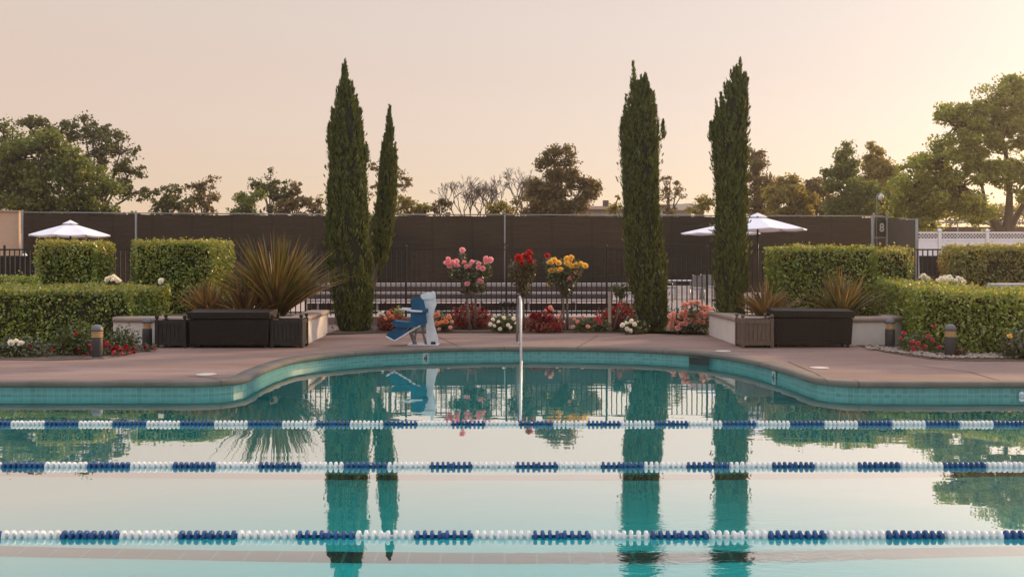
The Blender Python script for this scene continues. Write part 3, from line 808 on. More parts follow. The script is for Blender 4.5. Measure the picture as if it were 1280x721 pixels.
crate(P(946, 0, 17.72).x, 17.65, .58, .52, M_wood, 'weathered brown slatted planter crate left of the box with sagging lid')

# ------------------------------------------------------------------ bollard lights
BG = 'bollard lights along the deck'
def bollard(x, y, lab):
    p = G(x, y)
    root = thing('bollard_light', p, lab, 'bollard light', BG)
    z = DECK; r = .085
    b = MB(); b.box(p.x - .17, p.x + .17, p.y - .14, p.y + .14, z - .01, z + .02, .008); b.build('footing', M_coping, root)
    b = MB(); b.lathe((p.x, p.y, z), [(.02, .02), (r, .02), (r, .325), (.02, .325)], 24, smooth=True); b.build('post', M_bollard, root, .004)
    b = MB(); b.lathe((p.x, p.y, z), [(.02, .325), (.06, .325), (.06, .43), (.02, .43)], 20); b.build('lens', M_amber, root)
    for k in range(4):
        b = MB(); h = .332 + k * .026; b.lathe((p.x, p.y, z), [(.055, h + .012), (r + .005, h), (r + .005, h + .006), (.055, h + .018)], 24); b.build('louvre', solid('louvre_paint', (0.50, 0.33, 0.17), 0.5), root)
    b = MB(); b.lathe((p.x, p.y, z), [(.03, .428), (r + .006, .428), (r + .008, .448), (r, .478), (r * .82, .505), (r * .5, .524), (.015, .531)], 24); b.build('cap', M_bollardcap, root)
bollard(121.5, 447.5, 'round-topped grey bollard light among red flowers, in front of a leafy hedge')
bollard(184, 433.5, 'dark bollard light close against the stucco planter and dark crate')
bollard(1188, 446.5, 'grey bollard light on a stone footing by pink flowers and pebbles')
bollard(1112.5, 434, 'dark bollard light in front of the curved planter end')

# ------------------------------------------------------------------ hedges
def hedge(name, poly, z0, ztops, lab, dens=1300, tip=0.25, mats=None, ll=.068, group='clipped hedges around the pool', rough=.05):
    """poly counter-clockwise (x,y); ztops the top height at each corner"""
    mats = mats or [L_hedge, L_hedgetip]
    n = len(poly); cx = sum(p[0] for p in poly) / n; cy = sum(p[1] for p in poly) / n
    root = thing(name, (cx, cy, z0), lab, 'hedge', group)
    lv = Leaves()
    def emit(pts, nrm, topness):
        m = len(pts)
        nr = np.tile(np.array(nrm, float), (m, 1))
        off = lump(pts, 2.2) * rough + lump(pts, 7.0) * rough * .9 - np.abs(RNG.normal(size=m)) * .06
        spr = RNG.random(m) < .05
        off = off + spr * RNG.uniform(.02, .09, m)
        c = pts + nr * off[:, None]
        along = rdir(m) + nr * .35 + np.array([0, 0, .35]); nm = nr * .9 + rdir(m) * .8
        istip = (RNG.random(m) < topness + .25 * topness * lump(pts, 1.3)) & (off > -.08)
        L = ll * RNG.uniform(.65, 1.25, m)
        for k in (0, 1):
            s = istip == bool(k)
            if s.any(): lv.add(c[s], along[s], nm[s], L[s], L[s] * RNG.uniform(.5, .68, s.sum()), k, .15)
    for i in range(n):
        a, b2 = poly[i], poly[(i + 1) % n]; za, zb = ztops[i], ztops[(i + 1) % n]
        ex, ey = b2[0] - a[0], b2[1] - a[1]; L = math.hypot(ex, ey); nx, ny = ey / L, -ex / L
        vis = (nx * (0 - (a[0] + b2[0]) / 2) + ny * (0 - (a[1] + b2[1]) / 2)) > 0
        m = int(L * ((za + zb) / 2 - z0) * dens * (1 if vis else .3))
        u = RNG.random(m); w = RNG.random(m); zt = za + (zb - za) * u
        h = z0 + (zt - z0) * w
        pts = np.stack([a[0] + ex * u, a[1] + ey * u, h], 1)
        edge = np.clip((w - .90) / .10, 0, 1)        # soften the top arris
        pts[:, 0] -= nx * edge ** 2 * .06; pts[:, 1] -= ny * edge ** 2 * .06
        low = w < .82
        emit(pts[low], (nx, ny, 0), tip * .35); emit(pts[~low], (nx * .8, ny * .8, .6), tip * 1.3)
    for i in range(1, n - 1):
        A, B, C = [np.array([*poly[k], ztops[k]]) for k in (0, i, i + 1)]
        ar = abs(np.cross(B[:2] - A[:2], C[:2] - A[:2])) / 2; m = int(ar * dens * .75)
        u = RNG.random(m); w = RNG.random(m); f = u + w > 1; u[f] = 1 - u[f]; w[f] = 1 - w[f]
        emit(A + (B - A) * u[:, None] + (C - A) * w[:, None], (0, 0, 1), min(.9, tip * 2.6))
    lv.build('leaves', mats, root)
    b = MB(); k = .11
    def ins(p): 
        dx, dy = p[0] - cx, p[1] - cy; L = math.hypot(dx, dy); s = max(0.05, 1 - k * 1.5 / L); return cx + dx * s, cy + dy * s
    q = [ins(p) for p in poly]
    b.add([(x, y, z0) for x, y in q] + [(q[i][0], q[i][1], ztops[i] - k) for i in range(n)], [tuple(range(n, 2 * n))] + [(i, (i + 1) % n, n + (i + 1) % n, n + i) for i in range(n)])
    b.build('twigs', M_core, root)  # solid core behind the leaves, inner shade painted as its dark colour
    return root
hedge('hedge', [(-13.6, 18.5), (-7.08, 18.5), (-7.06, 20.6), (-13.6, 20.6)], DECK, [1.254, 1.254, 1.32, 1.32], 'low clipped front hedge behind two small shrubs, ending at the stucco planter with tall flax')
hedge('hedge', [(7.15, 17.5), (8.15, 15.9), (12.5, 15.3), (12.5, 17.8), (8.7, 18.2), (7.42, 20.5)], DECK, [1.30, 1.235, 1.22, 1.28, 1.32, 1.46], 'long clipped front hedge curving around the pink flowers and pebble bed', tip=.2)
def px_hedge(x0, x1, ytop, d, dd, z0, lab, **kw):
    a = P(x0, ytop, d); c = P(x1, ytop, d)
    return hedge('hedge', [(a.x, d), (c.x, d), (c.x, d + dd), (a.x, d + dd)], z0, [a.z] * 4, lab, **kw)
px_hedge(42, 119, 301.5, 21.0, 1.1, .5, 'square clipped hedge block under the lone open parasol', tip=.4)
px_hedge(163, 265, 300.5, 21.3, 1.75, .5, 'wide clipped hedge block with dark front, beside the tall fan of flax', tip=.3)
px_hedge(973, 1098, 308, 20.3, 1.2, .6, 'dense dark hedge block rising behind the bronze flax plants', tip=.25)
px_hedge(1098, 1143, 311, 20.5, 1.0, .6, 'loose pale hedge end with shaggy top, below the number eight sign', tip=.8, rough=.10, dens=900)
px_hedge(1205, 1310, 307, 21.5, 1.2, .5, 'pale feathery hedge block before the white lattice fence', mats=[L_lithedge, L_hedgetip], tip=.5, rough=.09)
px_hedge(-60, 36, 345, 22.6, .8, .5, 'small low dark hedge in front of the railings near the tan wall', tip=.05, dens=800)

# ------------------------------------------------------------------ cypresses
def cypress(prof, d, lab, tips, base_z=DECK, trunk=None, n=9000):
    """prof rows: (photo row, left edge, right edge)"""
    rows = [(P((xl + xr) / 2, y, d), (xr - xl) / 2 * d / F) for y, xl, xr in prof]
    root = thing('cypress', (rows[-1][0].x, d, base_z), lab, 'cypress', 'columnar cypresses behind the pool')
    zs = np.array([r[0].z for r in rows])[::-1]; xs = np.array([r[0].x for r in rows])[::-1]; rs = np.array([r[1] for r in rows])[::-1]
    area = np.maximum(rs, .03)
    zc = np.linspace(zs[0], zs[-1], 200); rc = np.interp(zc, zs, rs) + .03
    cdf = np.cumsum(rc); cdf /= cdf[-1]
    lv = Leaves()
    # upright plumes over the surface, each a tuft of short sprays
    m = n // 24
    zp = np.interp(RNG.random(m), cdf, zc); th = RNG.uniform(0, 2 * PI, m)
    r0 = np.interp(zp, zs, rs); cxp = np.interp(zp, zs, xs)
    mod = 1 + .15 * lump(np.stack([np.cos(th) * 1.2, np.sin(th) * 1.2, zp * .8], 1), 1.6)
    for i in range(m):
        k = int(RNG.integers(26, 46)); h = RNG.uniform(.26, .58) * (0.6 + .4 * min(1, r0[i] / .4)); rad = min(.115, .25 * r0[i] + .02)
        ru = max(.0, r0[i] * mod[i] - rad - RNG.uniform(0, .03))
        c0 = np.array([cxp[i] + math.cos(th[i]) * ru, d + math.sin(th[i]) * ru, zp[i]])
        t = RNG.random(k) ** .8; a = RNG.uniform(0, 2 * PI, k); rr = rad * (1.05 - t) * RNG.uniform(.3, 1, k)
        out = np.array([math.cos(th[i]), math.sin(th[i]), 0])
        c = c0 + np.stack([np.cos(a) * rr, np.sin(a) * rr, (t - .35) * h], 1) + out * (t[:, None] * .03)
        al = np.stack([np.cos(a) * .35, np.sin(a) * .35, np.ones(k)], 1) + RNG.normal(size=(k, 3)) * .22 + out * .18
        nm = np.stack([np.cos(a), np.sin(a), .25 * np.ones(k)], 1) + out * .6
        lv.add(c, al, nm, RNG.uniform(.07, .15, k), RNG.uniform(.025, .045, k), 0, .1)
    # loose spikes and the tips
    for (x, y, yb, w) in tips:
        top, bot = P(x, y, d), P(x, yb, d); k = int(70 + 200 * (top.z - bot.z)); t = RNG.random(k)
        wr = w * d / F * .5 * (1 - t) ** .7 + .012
        bx = np.interp(bot.z, zs, xs)
        cx = np.interp(t, [0, 1], [bot.x * .6 + bx * .4 if abs(bot.x - bx) < .25 else bot.x, top.x]); a = RNG.uniform(0, 2 * PI, k)
        c = np.stack([cx + np.cos(a) * wr * RNG.random(k), d + np.sin(a) * wr, bot.z + (top.z - bot.z) * t], 1)
        al = np.stack([np.cos(a) * .4, np.sin(a) * .4, np.ones(k)], 1) + RNG.normal(size=(k, 3)) * .2
        lv.add(c, al, np.stack([np.cos(a), np.sin(a), 0 * a], 1), RNG.uniform(.07, .14, k), RNG.uniform(.022, .04, k), 0, .1)
    # stray sprigs beyond the outline
    m = 160
    zp = np.interp(RNG.random(m), cdf, zc); th = RNG.uniform(0, 2 * PI, m); r0 = np.interp(zp, zs, rs) * 1.0 + RNG.uniform(-.04, .02, m)
    c = np.stack([np.interp(zp, zs, xs) + np.cos(th) * r0, d + np.sin(th) * r0, zp], 1)
    lv.add(c, np.stack([np.cos(th) * .5, np.sin(th) * .5, np.ones(m)], 1), np.stack([-np.sin(th), np.cos(th), 0 * th], 1) + .3 * rdir(m), .11, .035, 0, .1)
    lv.build('foliage', [L_cypress], root)
    b = MB()                                        # dense inner growth, its shade painted as a dark core colour
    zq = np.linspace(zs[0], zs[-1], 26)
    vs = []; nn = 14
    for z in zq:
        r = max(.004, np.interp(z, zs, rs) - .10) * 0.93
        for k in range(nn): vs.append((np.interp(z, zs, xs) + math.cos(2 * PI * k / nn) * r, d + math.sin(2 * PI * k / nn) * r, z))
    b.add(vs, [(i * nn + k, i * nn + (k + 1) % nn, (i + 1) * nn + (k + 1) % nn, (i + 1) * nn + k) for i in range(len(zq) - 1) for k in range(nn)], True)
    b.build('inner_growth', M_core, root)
    b = MB()
    tp = trunk or [(xs[0], base_z - .05), (xs[0], zs[0] + .6)]
    b.tube([(x, d, z) for x, z in tp], [.10] + [.07] * (len(tp) - 1), 10); b.build('trunk', M_greybark, root)
cypress([(80, 430, 432), (92, 426.5, 434), (105, 423.5, 439), (125, 418, 448), (150, 412.5, 455), (175, 408.5, 459), (200, 406, 461), (250, 403, 463.5), (300, 404, 466), (350, 408, 468.5), (385, 412, 470), (405, 415, 470), (418, 420, 466)],
        22.0, 'tallest broad cypress with thin curled tip, beside a smaller leaning one', [(432, 77, 108, 9), (441, 109, 135, 9), (448, 139, 165, 9), (458, 178, 203, 10), (422, 124, 145, 8), (411, 155, 178, 8)], n=15000)
cypress([(139, 486.5, 487.5), (160, 482.5, 491), (180, 478, 495), (200, 473.5, 498.5), (225, 469.5, 499.5), (250, 466.5, 499), (275, 465, 496), (300, 465, 491.5), (320, 466, 486), (335, 467, 480), (346, 468, 474)],
        23.3, 'slender short cypress leaning out, its thin trunk bare below', [(487.5, 134, 165, 7), (478, 178, 200, 7), (495, 195, 215, 7)], n=8000,
        trunk=[(P(455, 0, 23.3).x, .2), (P(460, 0, 23.3).x, P(0, 380, 23.3).z), (P(469, 0, 23.3).x, P(0, 345, 23.3).z), (P(479, 0, 23.3).x, P(0, 315, 23.3).z)])
cypress([(100, 791, 807), (112, 787, 812), (125, 784, 817), (150, 776, 825), (175, 772.5, 828.5), (200, 771, 828.5), (250, 772, 828), (300, 777, 832), (350, 784.5, 837), (385, 788.5, 839.5), (405, 792, 838), (417, 800, 833)],
        22.0, 'leaning cypress with a forked double tip, coral roses at its foot', [(791, 77, 118, 10), (806.5, 92, 125, 10), (817, 115, 140, 8), (829, 150, 172, 9), (781, 132, 152, 8)], n=15000)
cypress([(92, 918, 932), (105, 911, 935), (120, 904, 937), (140, 896, 938.5), (152, 889, 939), (175, 887, 939), (200, 886.5, 939.5), (250, 888.5, 939), (300, 890, 938), (350, 890, 937.5), (375, 891, 936), (398, 893, 934)],
        20.1, 'cypress with jagged side spikes standing in the corner of a stucco planter', [(925.5, 73, 112, 9), (917.5, 92, 122, 8), (911, 103, 130, 8), (896, 134, 165, 10), (888.5, 152, 175, 8), (935, 98, 122, 7)], base_z=CAPZ - .1, n=15000)

# ------------------------------------------------------------------ flax
def flax(x, y, d, hgt, spread, nb, mat, lab, up=1.0):
    p = P(x, y, d)
    root_z = CAPZ - .1
    verts = []; V = []; fs = []
    for i in range(nb):
        th = random.uniform(0, 2 * PI); e = random.random() ** .8
        lean = e * spread * random.uniform(.75, 1.1); h = hgt * random.uniform(.62, 1.05) * (1 - .42 * e ** 2 * up)
        w = random.uniform(.015, .029); droop = random.uniform(.0, .35) * e
        ox, oy = math.cos(th) * .12 * random.random(), math.sin(th) * .12 * random.random()
        S = 6; k0 = len(V)
        sd = Vector((-math.sin(th), math.cos(th), 0))
        tw = random.uniform(-.9, .9)
        sd = (sd * math.cos(tw) + Vector((math.cos(th), math.sin(th), 0)) * math.sin(tw) + Vector((0, 0, .15)))
        for s in range(S + 1):
            t = s / S
            r = lean * t ** 1.35; z = h * (t - droop * t ** 3)
            c = Vector((p.x + ox + math.cos(th) * r, d + oy + math.sin(th) * r, root_z + z))
            ww = w * (1 - t ** 2.2) * (0.7 + .5 * min(1, t * 3)) + .0015
            V += [c - sd * ww, c + sd * ww]
            if s: fs.append((k0 + 2 * s - 2, k0 + 2 * s - 1, k0 + 2 * s + 1, k0 + 2 * s))
    b = MB(); b.add(V, fs)
    o = b.build('flax_plant', mat)
    tag(o, lab, 'flax plant', 'flax plants in the raised planters')
    return o
flax(345, 388, 19.4, 1.72, 1.75, 540, L_flax, 'largest flax plant, a tall fan of green and orange blades', .8)
flax(262, 388, 19.1, .85, 1.0, 170, L_bronze, 'low bronze flax spilling towards the low front hedge', .8)
flax(306, 390, 18.9, .9, .9, 120, L_bronze, 'short olive bronze flax at the foot of the tallest fan')
flax(957, 392, 19.0, .8, .85, 170, L_bronze, 'low brown flax at the foot of the cypress in the planter')
flax(1052, 392, 19.0, 1.05, 1.25, 190, L_flax, 'upright olive orange flax spreading behind the sagging box lid')

# ------------------------------------------------------------------ flowers
def rose_mesh(mat, r, name='blossom'):
    lv = Leaves(); c = []; al = []; nm = []; L = []
    for ring, (k, rad, tilt) in enumerate(((5, .15, 1.25), (6, .42, .95), (8, .72, .5), (9, .85, .1))):
        for j in range(k):
            a = 2 * PI * (j + .5 * (ring % 2)) / k + random.uniform(-.2, .2)
            c.append((math.cos(a) * rad * r * .7, math.sin(a) * rad * r * .7, r * (.55 - .22 * ring) + random.uniform(-.05, .05) * r))
            al.append((math.cos(a) * math.cos(tilt), math.sin(a) * math.cos(tilt), math.sin(tilt))); nm.append((-math.cos(a) * math.sin(tilt) * .9, -math.sin(a) * math.sin(tilt) * .9, math.cos(tilt)))
            L.append(r * (.8 + .12 * ring))
    L = np.array(L)
    lv.add(c, al, nm, L, L * .95, 0, -.12)
    o = lv.build(name, [mat]); me = o.data
    bpy.data.objects.remove(o)
    return me
ROSE = {k: [rose_mesh(PT[k], 1.0) for _ in range(3)] for k in PT}
def blossoms(root, kind, pts, r, name='blossom'):
    o0 = origin_of(root)
    for p in pts:
        o = link_mesh(name, random.choice(ROSE[kind]), root)
        o.location = Vector(p) - o0
        s = r * random.uniform(.85, 1.15); o.scale = (s, s, s)
        o.rotation_euler = (random.uniform(.3, 1.3), random.uniform(-.5, .5), random.uniform(-.8, .8))
def leafball(lv, c, rad, n, ll, mat=0, shell=.5):
    c = np.array(c, float); rad = np.array(rad, float)
    dr = rdir(n); q = RNG.random(n) ** shell
    pts = c + dr * q[:, None] * rad * (1 + .22 * lump(dr * 1.7 + c, 1.5))[:, None]
    L = ll * RNG.uniform(.65, 1.3, n)
    lv.add(pts, rdir(n) + dr * .6 + np.array([0, 0, .25]), dr + rdir(n) * .7, L, L * RNG.uniform(.5, .7, n), mat, .12)
def rose_tree(name, lab, trunks, balls, d, mat, flowers, ll=.075, dens=330, cat='rose tree', group='standard roses in the flower bed'):
    base = P(trunks[0][0][0], trunks[0][0][1], d); base.z = DECK
    root = thing(name, base, lab, cat, group)
    for tr in trunks:
        b = MB(); b.tube([P(x, y, d + dd) for x, y, dd in tr], [.034] + [.026] * (len(tr) - 2) + [.018], 8); b.build('trunk', M_greybark, root)
    lv = Leaves(); b = MB(); t0 = trunks[0][-1]
    for x, y, rx, ry, n in balls:
        c = P(x, y, d + random.uniform(-.15, .15)); s = d / F
        leafball(lv, c, (rx * s, (rx + ry) / 2 * s, ry * s), int(n), ll)
        for _ in range(4):
            e = c + Vector((random.uniform(-1, 1) * rx * s * .6, random.uniform(-.1, .1), random.uniform(-.2, .8) * ry * s))
            b.tube([P(t0[0], t0[1], d), (P(t0[0], t0[1], d) + e) / 2 + Vector((0, 0, .04)), e], [.014, .009, .005], 5)
    b.build('branches', M_greybark, root)
    lv.build('foliage', [mat], root)
    for kind, r, pts in flowers:
        blossoms(root, kind, [P(x, y, d - .22 + random.uniform(-.12, .12)) for x, y in pts], r)
    return root
DR = 22.0
rose_tree('rose_tree', 'pink standard rose with two slim stems and many round blooms', [[(588, 416, 0), (585.5, 392, 0), (584, 374, 0)], [(594, 412, .3), (594, 392, .25), (594.5, 372, .1)]],
          [(574, 341, 14, 10, 330), (592, 346, 15, 14, 420), (608, 338, 9, 13, 260), (586, 362, 12, 9, 260), (600, 360, 9, 8, 180), (578, 322, 5, 9, 80), (589, 332, 22, 6, 220)], DR, L_rose,
          [('pink', .062, [(578, 312.5), (560.5, 324), (557.5, 328.5), (562, 331.5), (566, 328), (570.5, 326.5), (571, 332), (580, 328), (582.5, 333), (588, 332.5), (590, 327.5), (598.5, 329.5), (598, 334), (603.5, 335.5), (607, 323), (607.5, 327.5), (613, 324.5)]), ('pink', .075, [(600, 351.5)]), ('pink', .06, [(584, 354.5)])])
rose_tree('rose_tree', 'red standard rose with olive foliage, next to the grab rail', [[(655, 416, 0), (654.5, 395, 0), (654, 372, 0)]],
          [(653, 345, 17, 14, 480), (655, 362, 10, 9, 200), (641, 340, 6, 16, 120), (665, 334, 7, 12, 130), (655, 330, 12, 7, 160)], DR, L_rosered,
          [('red', .085, [(648.5, 322.5), (659.5, 321.5), (661, 316.5)]), ('red', .07, [(655, 319), (664, 326.5), (652, 328.5), (684, 319.5)])])
rose_tree('rose_tree', 'yellow standard rose with large golden clusters above dark leaves', [[(705, 416, 0), (704.5, 395, 0), (704, 372, 0)], [(709, 414, .2), (709.5, 394, .2), (709, 373, .1)]],
          [(692, 345, 12, 14, 330), (710, 348, 15, 15, 460), (722, 336, 9, 12, 220), (707, 364, 10, 8, 200), (686, 330, 8, 8, 120), (703, 333, 8, 10, 140)], DR, L_rose,
          [('yellow', .075, [(688, 328), (693, 325), (698, 328.5), (689.5, 338.5), (695.5, 338), (700.5, 337), (708, 323), (714, 321.5), (709, 329), (714.5, 332), (712, 325.5), (720, 331.5), (726, 330.5), (731.5, 332)]), ('yellow', .06, [(686.5, 355)]), ('coral', .055, [(720, 340), (712.5, 347.5)])])
rose_tree('rose_tree', 'small young standard rose tied beside a pale wooden stake', [[(766, 416, 0), (772, 395, 0), (775, 375, 0)]], [(775, 367, 7, 9, 200), (770, 360, 7, 5, 60), (781, 359, 6, 5, 60)], 22.2, L_rose, [('rosy', .05, [(773.5, 380.5)])])
b = MB(); q = P(762, 416, 21.9); b.box(q.x - .035, q.x + .035, 21.88, 21.93, DECK, P(0, 365, 21.9).z, .006)
tag(b.build('wooden_stake', solid('pale_stake', (0.33, 0.27, 0.22), 0.9, 0, .2, 8)), 'pale square wooden stake standing in front of the red bush', 'stake')

def shrub(name, lab, x0, x1, ytop, ybot, d, mat, n, flowers=(), ll=.07, cat='shrub', group='plants in the flower bed', balls=None, zbase=DECK):
    base = P((x0 + x1) / 2, ybot, d); base.z = zbase
    root = thing(name, base, lab, cat, group)
    lv = Leaves(); s = d / F
    w = x1 - x0; h = ybot - ytop
    bl = balls or [(x0 + w * .27, ybot - h * .42, w * .27, h * .45), (x0 + w * .52, ybot - h * .55, w * .28, h * .48), (x0 + w * .77, ybot - h * .40, w * .25, h * .43), (x0 + w * .5, ybot - h * .25, w * .45, h * .27)]
    tot = sum(b_[2] * b_[3] for b_ in bl)
    for x, y, rx, ry in bl:
        c = P(x, y, d + random.uniform(-.12, .12))
        leafball(lv, c, (rx * s, max(rx * .8, ry) * s * .9, ry * s), int(n * rx * ry / tot), ll)
    lv.build('foliage', [mat], root)
    b = MB()
    for x, y, rx, ry in bl:
        for _ in range(3):
            e = P(x + random.uniform(-.5, .5) * rx, y - random.uniform(0, .6) * ry, d)
            b.tube([base, (base + e) / 2 + Vector((0, .02, .02)), e], [.014, .010, .004], 5)
    b.build('stems', M_bark, root)
    for kind, r, pts in flowers:
        if isinstance(pts, int):
            pp = []
            for _ in range(pts):
                x, y, rx, ry = random.choice(bl); a = random.uniform(-.3, PI + .3); q = random.uniform(.4, 1.02)
                pp.append(P(x + math.cos(a) * rx * q, y - math.sin(a) * ry * q, d - max(rx * .8, ry) * s * .75 * math.sqrt(max(0, 1.05 - q * q))))
        else: pp = [P(x, y, d - .3 + random.uniform(-.1, .1)) for x, y in pts]
        blossoms(root, kind, pp, r)
    return root
shrub('shrub', 'red leaved bush with a yellow green sprig, between the tallest cypress and the lift seat', 468, 508, 386, 417, 21.9, L_burg, 900, [('white', .04, [(474, 392), (478, 390.5)]), ('apricot', .05, [(486, 391), (490, 396), (482, 398)])])
shrub('shrub', 'yellow green sprig shrub rising behind the lift armrest', 490, 506, 382, 402, 22.6, L_hedgetip, 260)
shrub('shrub', 'low bush of apricot roses just behind the white lift post', 541, 567, 389, 416, 21.8, L_rose, 600, [('apricot', .06, [(543, 394), (547, 393), (554, 398.5), (557, 402), (551, 403), (561, 396), (546, 404)]), ('coral', .045, [(565, 402), (563, 409), (549, 411)])])
shrub('shrub', 'broad burgundy bush around the stems of the pink rose', 556, 618, 379, 417, 22.5, L_burg, 2000, [('crimson', .05, 6)])
shrub('shrub', 'low pale green plant dotted with white flowers beside the grab rail', 611, 651, 392, 417, 21.7, L_ground, 800, [('white', .042, [(613, 405), (616, 399), (618, 407), (623, 402), (625, 411), (635, 406), (638, 409), (645, 404), (642, 398), (630, 397)])])
shrub('shrub', 'deep crimson low bush with pale sprigs on top, below the yellow rose', 655, 706, 386, 417, 21.7, L_burg, 1300, [('crimson', .055, 16), ('coral', .04, [(682, 388), (690, 387), (700, 390), (697, 396), (688, 384)])])
shrub('shrub', 'green low plant with a few soft pink flowers, right of the yellow rose', 714, 764, 396, 417, 21.7, L_ground, 900, [('coral', .042, [(718, 399), (722, 402), (735, 408), (728, 396), (716, 408)]), ('rosy', .05, [(744, 400), (747, 397.5), (750, 403)])])
shrub('shrub', 'bright red bush behind the pale wooden stake', 741, 808, 378, 417, 22.6, L_burg, 2000, [('red', .05, 7)])
shrub('shrub', 'small white rose bush at the foot of the double tipped cypress', 774, 812, 396, 418, 21.3, L_rose, 650, [('white', .05, [(778, 406), (783, 404), (784, 411), (789, 401), (793, 405), (788, 413)])])
shrub('rose_bush', 'full coral rose bush covered in blooms beside the planter wall', 836, 892, 375, 419, 21.2, L_rose, 1700, [('coral', .062, 46)], cat='rose bush')
# bedding left of the pool
DL = 16.6
shrub('shrub', 'loose green shrub with red tinged tips, before the low front hedge', 62, 128, 400, 446, 16.3, L_ground, 1500, [('red', .03, [(66, 438), (95, 417)])], ll=.06)
shrub('shrub', 'small feathery green shrub between the two bollard lights', 128, 176, 405, 440, 17.0, L_ground, 900, ll=.055)
shrub('shrub', 'low dark green plants with two red blooms at the deck edge', -30, 66, 418, 450, 16.1, L_rose, 1500, [('crimson', .045, [(39, 433.5), (58.5, 448)]), ('white', .05, [(20, 426), (26, 429), (14, 428)])], ll=.06)
shrub('flower_patch', 'low dark red flowers spreading around the round-topped bollard', 94, 168, 428, 447, 16.2, L_rose, 420, [('crimson', .03, 26), ('rosy', .027, [(112, 431), (116, 436), (134, 428), (142, 440), (152, 442), (162, 441), (104, 445), (150, 436)])], cat='flowers', ll=.045)
shrub('flower_patch', 'two small red and pink flowers by the planter crate', 172, 198, 428, 439, 16.9, L_rose, 160, [('crimson', .036, [(181, 434)]), ('rosy', .03, [(193.5, 436)])], cat='flowers', ll=.045)
# bedding right of the pool
shrub('rose_bush', 'low bush of bright pink roses between two bollard lights', 1122, 1180, 413, 445, 16.9, L_ground, 1300, [('rosy', .042, [(1130, 416), (1126, 423), (1140, 427), (1141, 434), (1147.5, 429), (1151, 436), (1157, 433), (1160, 420), (1174, 433.5), (1159, 441), (1142, 438), (1168, 409), (1166, 425)])], cat='rose bush', ll=.055)
shrub('shrub', 'dark low shrub with one yellow flower against the long hedge', 1246, 1300, 412, 452, 15.6, L_rose, 1500, [('yellow', .045, [(1262, 420)])], ll=.06)
shrub('flower_patch', 'few small red flowers at the foot of the footed bollard', 1192, 1210, 434, 447, 15.9, L_rose, 180, [('crimson', .04, 5)], cat='flowers', ll=.045)
# pebbles in the right bed
lvp = MB()
for _ in range(520):
    t = random.random(); x = 1082 + t * 180; y = 436 + 12 * min(1, t * 2) + random.uniform(-4, 1.2)
    p = G(x, y); r = random.uniform(.014, .036)
    lvp.lathe((p.x, p.y, DECK + .02), [(r * .3, -.004), (r, r * .2), (r * .85, r * .55), (r * .3, r * .8)], 6)
o = lvp.build('pebbles', solid('pebbles', (0.26, 0.215, 0.18), 0.9, 0, .5, 14)); tag(o, 'grey and brown pebbles scattered along the bed edge', 'pebbles', kind='stuff')
# white flowering plants and red shrub behind the right hedge
shrub('white_flower_bush', 'round white flower heads above the long hedge, left of the red shrub', 1148, 1163, 343.5, 356, 22.0, L_rose, 200, [('white', .055, [(1151, 347), (1154, 344.5), (1157, 346), (1160, 348), (1155, 348.5), (1163, 350.5)])], cat='flower bush', group='white flower bushes')
shrub('white_flower_bush', 'mass of white flowers above the long hedge, below the red shrub', 1170, 1210, 344, 358, 21.6, L_rose, 260, [('white', .06, [(1173, 351), (1177, 348.5), (1181, 346.5), (1184, 349), (1187, 346), (1190, 349.5), (1193, 351), (1198, 347.5), (1202, 349), (1205, 352), (1200, 352)])], cat='flower bush', group='white flower bushes')
shrub('white_flower_bush', 'few white blooms behind the low front hedge, between two hedge blocks', 131, 150, 344, 356, 20.2, L_rose, 160, [('white', .055, [(134, 349), (138, 347), (142, 346), (145, 348.5), (148, 351), (141, 350)])], cat='flower bush', group='white flower bushes')
shrub('white_flower_bush', 'single white bloom before the wide dark hedge block', 194, 206, 348, 358, 20.2, L_rose, 90, [('white', .06, [(201, 351)])], cat='flower bush', group='white flower bushes')
shrub('shrub', 'rusty red leaved shrub before the railings and white lattice fence', 1166, 1212, 318, 356, 23.2, L_burg, 900, ll=.07, group='shrubs by the lattice fence', zbase=.4, balls=[(1186, 338, 13, 14), (1198, 330, 8, 9), (1182, 350, 16, 9), (1176, 334, 5, 8)])
shrub('shrub', 'thin yellow green sapling beside the rusty red shrub', 1176, 1192, 309, 345, 23.6, L_hedgetip, 200, ll=.07, group='shrubs by the lattice fence', zbase=.4, balls=[(1182, 318, 4, 7), (1188, 328, 5, 8), (1194, 332, 6, 6)])

# small grey caps of low walls at both sides
for (x0, x1, y0, y1, d, lab) in ((-30, 38, 357.5, 361, 21.0, 'pale grey wall cap in front of the low dark hedge by the railings'), (1252, 1300, 354.5, 360, 18.6, 'pale grey wall cap at the end of the long hedge')):
    a = P(x0, y0, d); c = P(x1, y1, d)
    root = thing('low_wall', ((a.x + c.x) / 2, d, DECK), lab, 'wall')
    b = MB(); b.box(a.x, c.x, d, d + .5, DECK, c.z); b.build('wall', M_stucco, root)
    b = MB(); b.box(a.x - .03, c.x + .03, d - .03, d + .53, c.z, a.z, .015); b.build('cap', solid('grey_cap', (0.42, 0.41, 0.41), 0.8), root)

